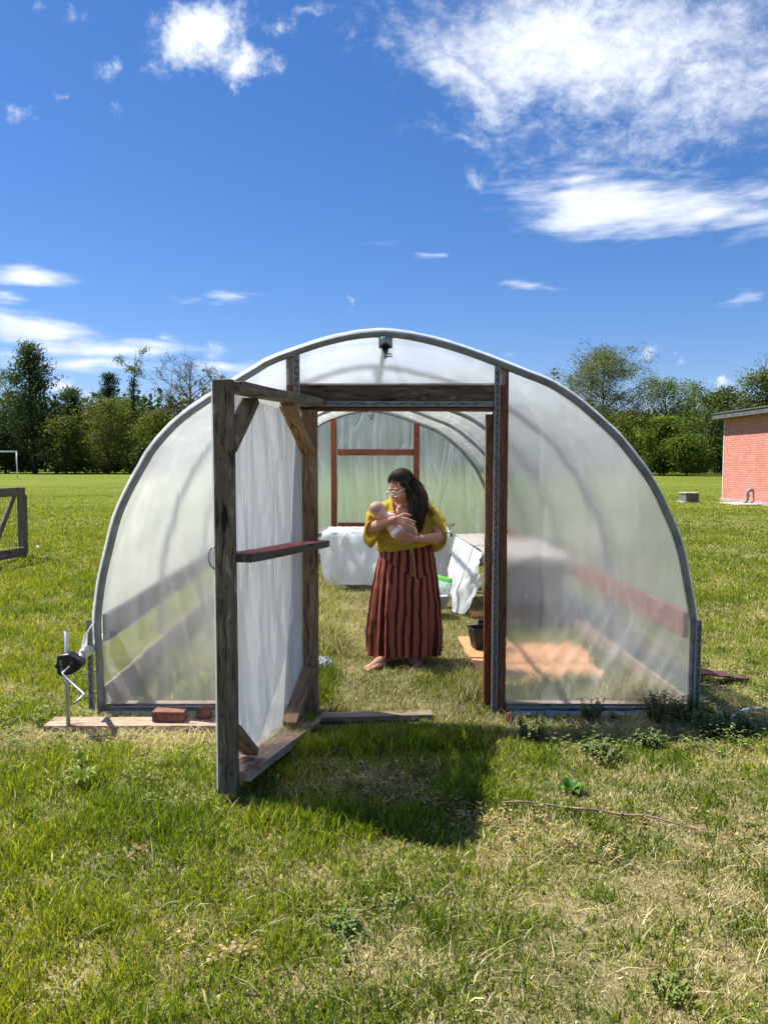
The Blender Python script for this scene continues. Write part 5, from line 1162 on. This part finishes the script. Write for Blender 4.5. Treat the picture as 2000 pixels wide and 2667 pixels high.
# football goal
g1 = at(45, 1243, 72); g1.z = 0; gl = thing('goal_post', 'white football goal frame far across the field', 'goal', (g1.x-3.66, 72, 0))
M_white = simple('white_paint', (.80, .80, .80), .45, 0, .03)
for x in (g1.x, g1.x-7.32):
    b = MB(); b.tube([(x, 72, -.05), (x, 72, 2.44)], .06, 10); b.build('post', M_white, gl, True)
b = MB(); b.tube([(g1.x+.06, 72, 2.46), (g1.x-7.38, 72, 2.46)], .06, 10); b.build('crossbar', M_white, gl, True)
# wooden gate frame at the left edge
gp = at(60, 1456, 12.57); gp.z = 0; gd = Vector((-.105, -.61, 0)).normalized(); gn = Vector((gd.y, -gd.x, 0)); gL = 2.1
gt = thing('wooden_gate', 'weathered grey timber gate with wire mesh and a diagonal brace, left edge', 'gate', gp)
def gq(s, z, n=0): return gp+gd*s+gn*n+Vector((0, 0, z))
plank('post', gq(0, 0), gq(0, 1.17), .13, .04, gn, M_grey, gt); plank('post', gq(-.06, .08), gq(-.06, 1.04), .10, .04, gn, M_greyd, gt)
plank('post', gq(gL, 0), gq(gL, 1.17), .11, .04, gn, M_grey, gt)
plank('rail', gq(.02, 1.10, -.045), gq(gL, 1.10, -.045), .14, .035, (0, 0, 1), M_grey, gt); plank('rail', gq(.02, .12, -.045), gq(gL, .12, -.045), .15, .035, (0, 0, 1), M_grey, gt)
plank('brace', gq(.17, 1.06, 0), gq(gL*.36, .16, 0), .09, .035, (0, 0, 1), M_grey, gt)
b = MB()
for i in range(34): s = .05+i*.06; b.tube([gq(s, .06, .03), gq(s, 1.12, .03)], .0016, 4)
for i in range(14): z = .1+i*.075; b.tube([gq(.02, z, .0325), gq(gL, z, .0325)], .0016, 4)
b.build('wire_mesh', M_wire, gt)
KEEP += [(-2.06, -.9, 4.44, 4.66), (-.42, .22, 4.53, 4.70), (.68, 1.62, 5.75, 6.9), (-.8, .9, 9.55, 10.4), (1.0, 1.8, 7.65, 9.6), (-1.9, -.6, 4.76, 4.9), (.7, 1.95, 4.76, 4.9)]
KEEP += [(13.6, 22.5, 17.9, 31.2)]
def region(y0, y1, dens, h, wd, margin=.9, insideonly=None, dryadd=0, leanb=0):
    hw = y1*.5+margin
    n = int((y1-y0)*2*hw*dens)
    x = (rng.random(n)*2-1)*hw; y = y0+(y1-y0)*rng.random(n)
    k = np.abs(x) < y*.5+margin; x = x[k]; y = y[k]
    if insideonly is not None:
        ins = (np.abs(x+.03-AX*(y-YF)) < 1.80) & (y > 4.84) & (y < 12.1); k = ins if insideonly else ~ins; x = x[k]; y = y[k]
    k = allowed(x, y); x = x[k]; y = y[k]
    d = np.clip(dryness(x, y)+dryadd, 0, 1)
    k = rng.random(len(x)) < 1-.1*sm(d, .55, .95); x = x[k]; y = y[k]; d = d[k]; n = len(x)
    c, dr = pick(d, n, x, y)
    clump = .6+1.0*sm(vnoise(x, y, .16, 21), .35, .9)*(1-d)
    hh = h*clump*(.45+.9*rng.random(n))*np.where(dr, .75, 1.0)
    lean = np.where(dr, .45+.55*rng.random(n), .15+.78*rng.random(n)+leanb)
    return x, y, hh, wd*(.6+.8*rng.random(n))*np.where(dr, .8, 1), np.clip(lean, 0, 1), c
q = GRASSQ
parts = [region(1.7, 3.0, 17000*q, .044, .0044), region(3.0, 4.7, 13500*q, .046, .0046), region(4.7, 7.2, 8500*q, .05, .0044, insideonly=False), region(7.2, 11, 3900*q, .06, .006, insideonly=False), region(11, 18, 1500*q, .055, .010, insideonly=False), region(18, 26, 420*q, .045, .016, margin=2), region(26, 36, 170*q, .04, .018, margin=2), region(36, 48, 50*q, .035, .02, margin=2)]
parts += [region(4.84, 8, 6500*q, .055, .004, insideonly=True), region(8, 12, 2000*q, .07, .006, insideonly=True)]
# longer tufts: left inside edge, round the right jamb, in the door's shadow, scattered in the lawn
def tufts(cx, cy, n, sx, sy_, h, dry, wd=.0042, lean=.5):
    x = cx+rng.normal(0, sx, n); y = cy+rng.normal(0, sy_, n); k = allowed(x, y); x, y = x[k], y[k]; n = len(x)
    c, dr = pick(np.full(n, dry), n, x, y)
    return x, y, h*(.4+.8*rng.random(n)), wd*(.7+.7*rng.random(n)), np.clip(lean*(.4+1.2*rng.random(n)), 0, .98), c
for i in range(46): yy = 5.0+rng.random()*4.4; parts.append(tufts(-1.0-.35*rng.random(), yy, int(90*q)+6, .09, .09, .17+.10*rng.random(), .25+.5*rng.random(), .005))
for i in range(54): yy = 6.2+rng.random()**1.2*3.2; parts.append(tufts(-.088*yy+.035*yy*rng.random()**1.5-.04, yy, int(80*q)+6, .07, .09, .15+.10*rng.random(), .15+.8*rng.random(), .0055, .75))
for i in range(26): parts.append(tufts(-.55+.14*rng.random(), 5.0+.9*rng.random(), int(70*q)+5, .05, .06, .13, .08, .005))
for i in range(16): parts.append(tufts(.55+.13*rng.random(), 5.0+.5*rng.random(), int(80*q)+5, .05, .06, .15, .5+.3*rng.random(), .0042))
for i in range(16): parts.append(tufts(1.42+.36*rng.random(), 4.915+.12*rng.random(), int(75*q)+5, .05, .012, .24, 1.0, .0055, .75))
for i in range(40): parts.append(tufts(-1.68+.75*rng.random(), 4.95+1.5*rng.random(), int(70*q)+5, .06, .06, .16, .25+.3*rng.random(), .006, .55))
for i in range(20): parts.append(tufts(-1.7+1.0*rng.random(), 4.92+.05*rng.random(), int(40*q)+5, .05, .01, .09, .35, .005, .6))
for i in range(22): parts.append(tufts(.9+.8*rng.random(), 5.05+.5*rng.random(), int(60*q)+5, .08, .06, .12, .3, .0045, .5))
for i in range(36): parts.append(tufts(-.28+.75*rng.random(), 4.12+.26*rng.random(), int(75*q)+5, .05, .04, .105, .03, .0052, .55))
for i in range(22): parts.append(tufts(.33+.2*rng.random(), 3.45+.5*rng.random(), int(60*q)+5, .045, .045, .10, .12, .0045, .5))
for i in range(24): parts.append(tufts(-.55+.5*rng.random(), 3.22+.2*rng.random(), int(50*q)+4, .045, .04, .10, .05, .0048, .5))
for i in range(170):
    yy = 2.0+rng.random()**1.4*5; xx = (rng.random()*2-1)*(yy*.5+.6)
    if -1.9 < xx < 1.9 and yy > 4.6: continue
    if dryness(np.array([xx]), np.array([yy]))[0] > .72: continue
    parts.append(tufts(xx, yy, int(45*q)+4, .05, .05, .062+.035*rng.random(), .08+.4*rng.random()*(rng.random() < .5), .0046, .65))
for i in range(40):
    yy = 8+rng.random()*8; parts.append(tufts((rng.random()*2-1)*(yy*.5+1), yy, int(40*q)+4, .12, .12, .11, .15, .008, .55))
# straw litter lying about
for cx, cy, sx, sy_, n in ((1.3, 4.50, .55, .10, 1500), (-1.45, 4.68, .35, .05, 700), (.62, 3.1, .16, .10, 350), (-.4, 7.4, .25, .6, 1300), (-.1, 5.4, .35, .35, 900), (.9, 2.4, .5, .3, 500), (1.6, 4.9, .22, .08, 500), (2.2, 4.8, .22, .25, 1100), (-1.4, 4.38, .4, .07, 900), (-1.6, 4.55, .3, .04, 300), (1.6, 2.7, .5, .3, 700), (-.6, 2.4, .6, .4, 500), (0, 3.7, .3, .25, 500)):
    n = int(n*q); x = cx+rng.normal(0, sx, n); y = cy+rng.normal(0, sy_, n)
    parts.append((x, y, .05+.09*rng.random(n), .0022+.0016*rng.random(n), np.clip(.96+.05*rng.random(n), 0, 1), STRAW[rng.integers(0, 5, n)]*(.7+.5*rng.random((n, 1)))))
A = [np.concatenate([p[i] for p in parts]) for i in range(6)]
gr = blade_mesh('grass', *A, M_grass); tag(gr, 'short patchy lawn grass, green mixed with dry straw', kind='stuff')
# low broad-leaved ground cover: dead nettle and clover leaves
def leaves(name, X, Y, Z, size, col, mat, tiltmax=.9):
    n = len(X); az = rng.random(n)*2*np.pi; ti = rng.random(n)*tiltmax
    ux, uy, uz = np.cos(az)*np.cos(ti), np.sin(az)*np.cos(ti), np.sin(ti)*(rng.random(n)-.3)
    vx, vy = -np.sin(az), np.cos(az)
    co = np.zeros((n, 5, 3), np.float32); P = np.c_[X, Y, Z]; U = np.c_[ux, uy, uz]*size[:, None]; V = np.c_[vx, vy, np.zeros(n)+.25*(rng.random(n)-.5)]*size[:, None]
    co[:, 0] = P; co[:, 1] = P+U*.38+V*.42; co[:, 2] = P+U*1.0; co[:, 3] = P+U*.38-V*.42; co[:, 4] = P+U*.55+np.c_[0*X, 0*X, -size*.12]
    me = bpy.data.meshes.new(name); me.vertices.add(n*5); me.vertices.foreach_set('co', co.ravel())
    base = (np.arange(n)*5)[:, None]
    me.loops.add(n*12); me.loops.foreach_set('vertex_index', (base+np.array([0, 1, 4, 1, 2, 4, 2, 3, 4, 3, 0, 4])).ravel().astype(np.int32))
    me.polygons.add(n*4); me.polygons.foreach_set('loop_start', np.arange(n*4, dtype=np.int32)*3); me.update(calc_edges=True)
    a = me.color_attributes.new('col', 'FLOAT_COLOR', 'POINT'); cc = np.ones((n, 5, 4), np.float32); cc[:, :, :3] = col[:, None, :]; a.data.foreach_set('color', cc.ravel())
    me.materials.append(mat); o = bpy.data.objects.new(name, me); COL.objects.link(o); W[o] = Matrix(); return o
NET = np.array([(.12, .19, .03), (.17, .25, .04), (.09, .15, .028), (.20, .26, .06), (.19, .12, .09)])
cl = []
def cover(cx, cy, sx, sy_, n, h, size, pal, w=None):
    n = int(n*max(q, .4)); k = max(3, n//22)
    px = cx+rng.normal(0, sx, k); py = cy+rng.normal(0, sy_, k); ph = h*(.4+.7*rng.random(k))
    i = rng.integers(0, k, n); r = rng.random(n)
    X = px[i]+rng.normal(0, .012+.02*h/.1, n); Y = py[i]+rng.normal(0, .012+.02*h/.1, n); Z = ph[i]*(.12+.9*r)
    ok = allowed(X, Y) & ~((np.abs(X) < 1.84) & (Y > 4.74)); X, Y, Z = X[ok], Y[ok], Z[ok]; n = len(X)
    cl.append((X, Y, Z, size*(.55+.7*rng.random(n)), pal[rng.integers(0, len(pal), n)]*(.7+.6*rng.random((n, 1)))))
PUR = np.array([(.24, .13, .075), (.36, .25, .10), (.44, .35, .14), (.17, .16, .05), (.27, .14, .11)])
YEL = np.array([(.19, .22, .045), (.13, .18, .03), (.26, .25, .09), (.09, .14, .025)])
for a in ((2.05, 4.42, .16, .10, 900, .10, .024, NET), (2.5, 4.55, .25, .2, 1300, .09, .024, NET), (1.15, 4.28, .14, .07, 500, .08, .022, NET), (1.55, 4.22, .30, .06, 700, .06, .02, NET), (.9, 4.40, .06, .05, 160, .06, .02, NET), (2.3, 5.2, .3, .35, 1200, .08, .024, YEL), (2.7, 5.8, .4, .5, 900, .08, .026, YEL),
    (-2.2, 4.9, .22, .3, 900, .07, .022, YEL), (-2.0, 5.6, .18, .4, 700, .07, .024, YEL), (-2.3, 4.35, .2, .15, 350, .05, .02, YEL), (-1.5, 4.62, .3, .05, 240, .05, .018, NET), (-1.75, 4.25, .3, .08, 260, .05, .02, YEL),
    (-.05, 3.68, .24, .17, 1300, .06, .017, PUR), (.32, 3.38, .10, .08, 300, .07, .018, PUR), (1.1, 3.3, .22, .08, 350, .05, .016, PUR), (1.55, 3.15, .2, .1, 300, .05, .016, PUR), (.95, 3.02, .12, .05, 160, .05, .016, PUR), (.65, 3.2, .1, .08, 160, .06, .016, PUR), (-.45, 2.42, .08, .06, 120, .05, .016, PUR), (-.9, 3.1, .1, .06, 60, .05, .018, PUR), (.0, 2.75, .16, .1, 200, .05, .014, YEL), (-.1, 2.55, .1, .08, 150, .05, .014, YEL), (-.75, 3.75, .25, .2, 220, .05, .018, YEL), (-1.3, 4.0, .35, .2, 320, .05, .018, YEL)): cover(*a)
A = [np.concatenate([p[i] for p in cl]) for i in range(5)]
gc = leaves('ground_cover', *A, M_leaf); tag(gc, 'low dead nettle and clover leaves scattered through the lawn', kind='stuff')
# straw caught on the bottom rail of the open door
n = 420; s_ = rng.random(n)*.75+.05; s_ = np.where(rng.random(n) < .4, s_, .35+rng.normal(0, .10, n)); nn = -.02+.055*rng.normal(0, .7, n); nn = np.clip(nn, -.04, .085)
X = Hp.x+dd.x*s_+dn.x*nn; Y = Hp.y+dd.y*s_+dn.y*nn; zr_ = (zH0-.02)+(zF0+.075-zH0+.02)*s_/LD+.023
st_o = blade_mesh('straw', X, Y, .05+.07*rng.random(n), .0025+0*X, np.clip(.93+.1*rng.random(n), 0, 1), STRAW[rng.integers(0, 5, n)]*(.6+.5*rng.random((n, 1))), M_grass, z0=zr_); tag(st_o, 'dry straw caught on the bottom rail of the open door', kind='stuff')
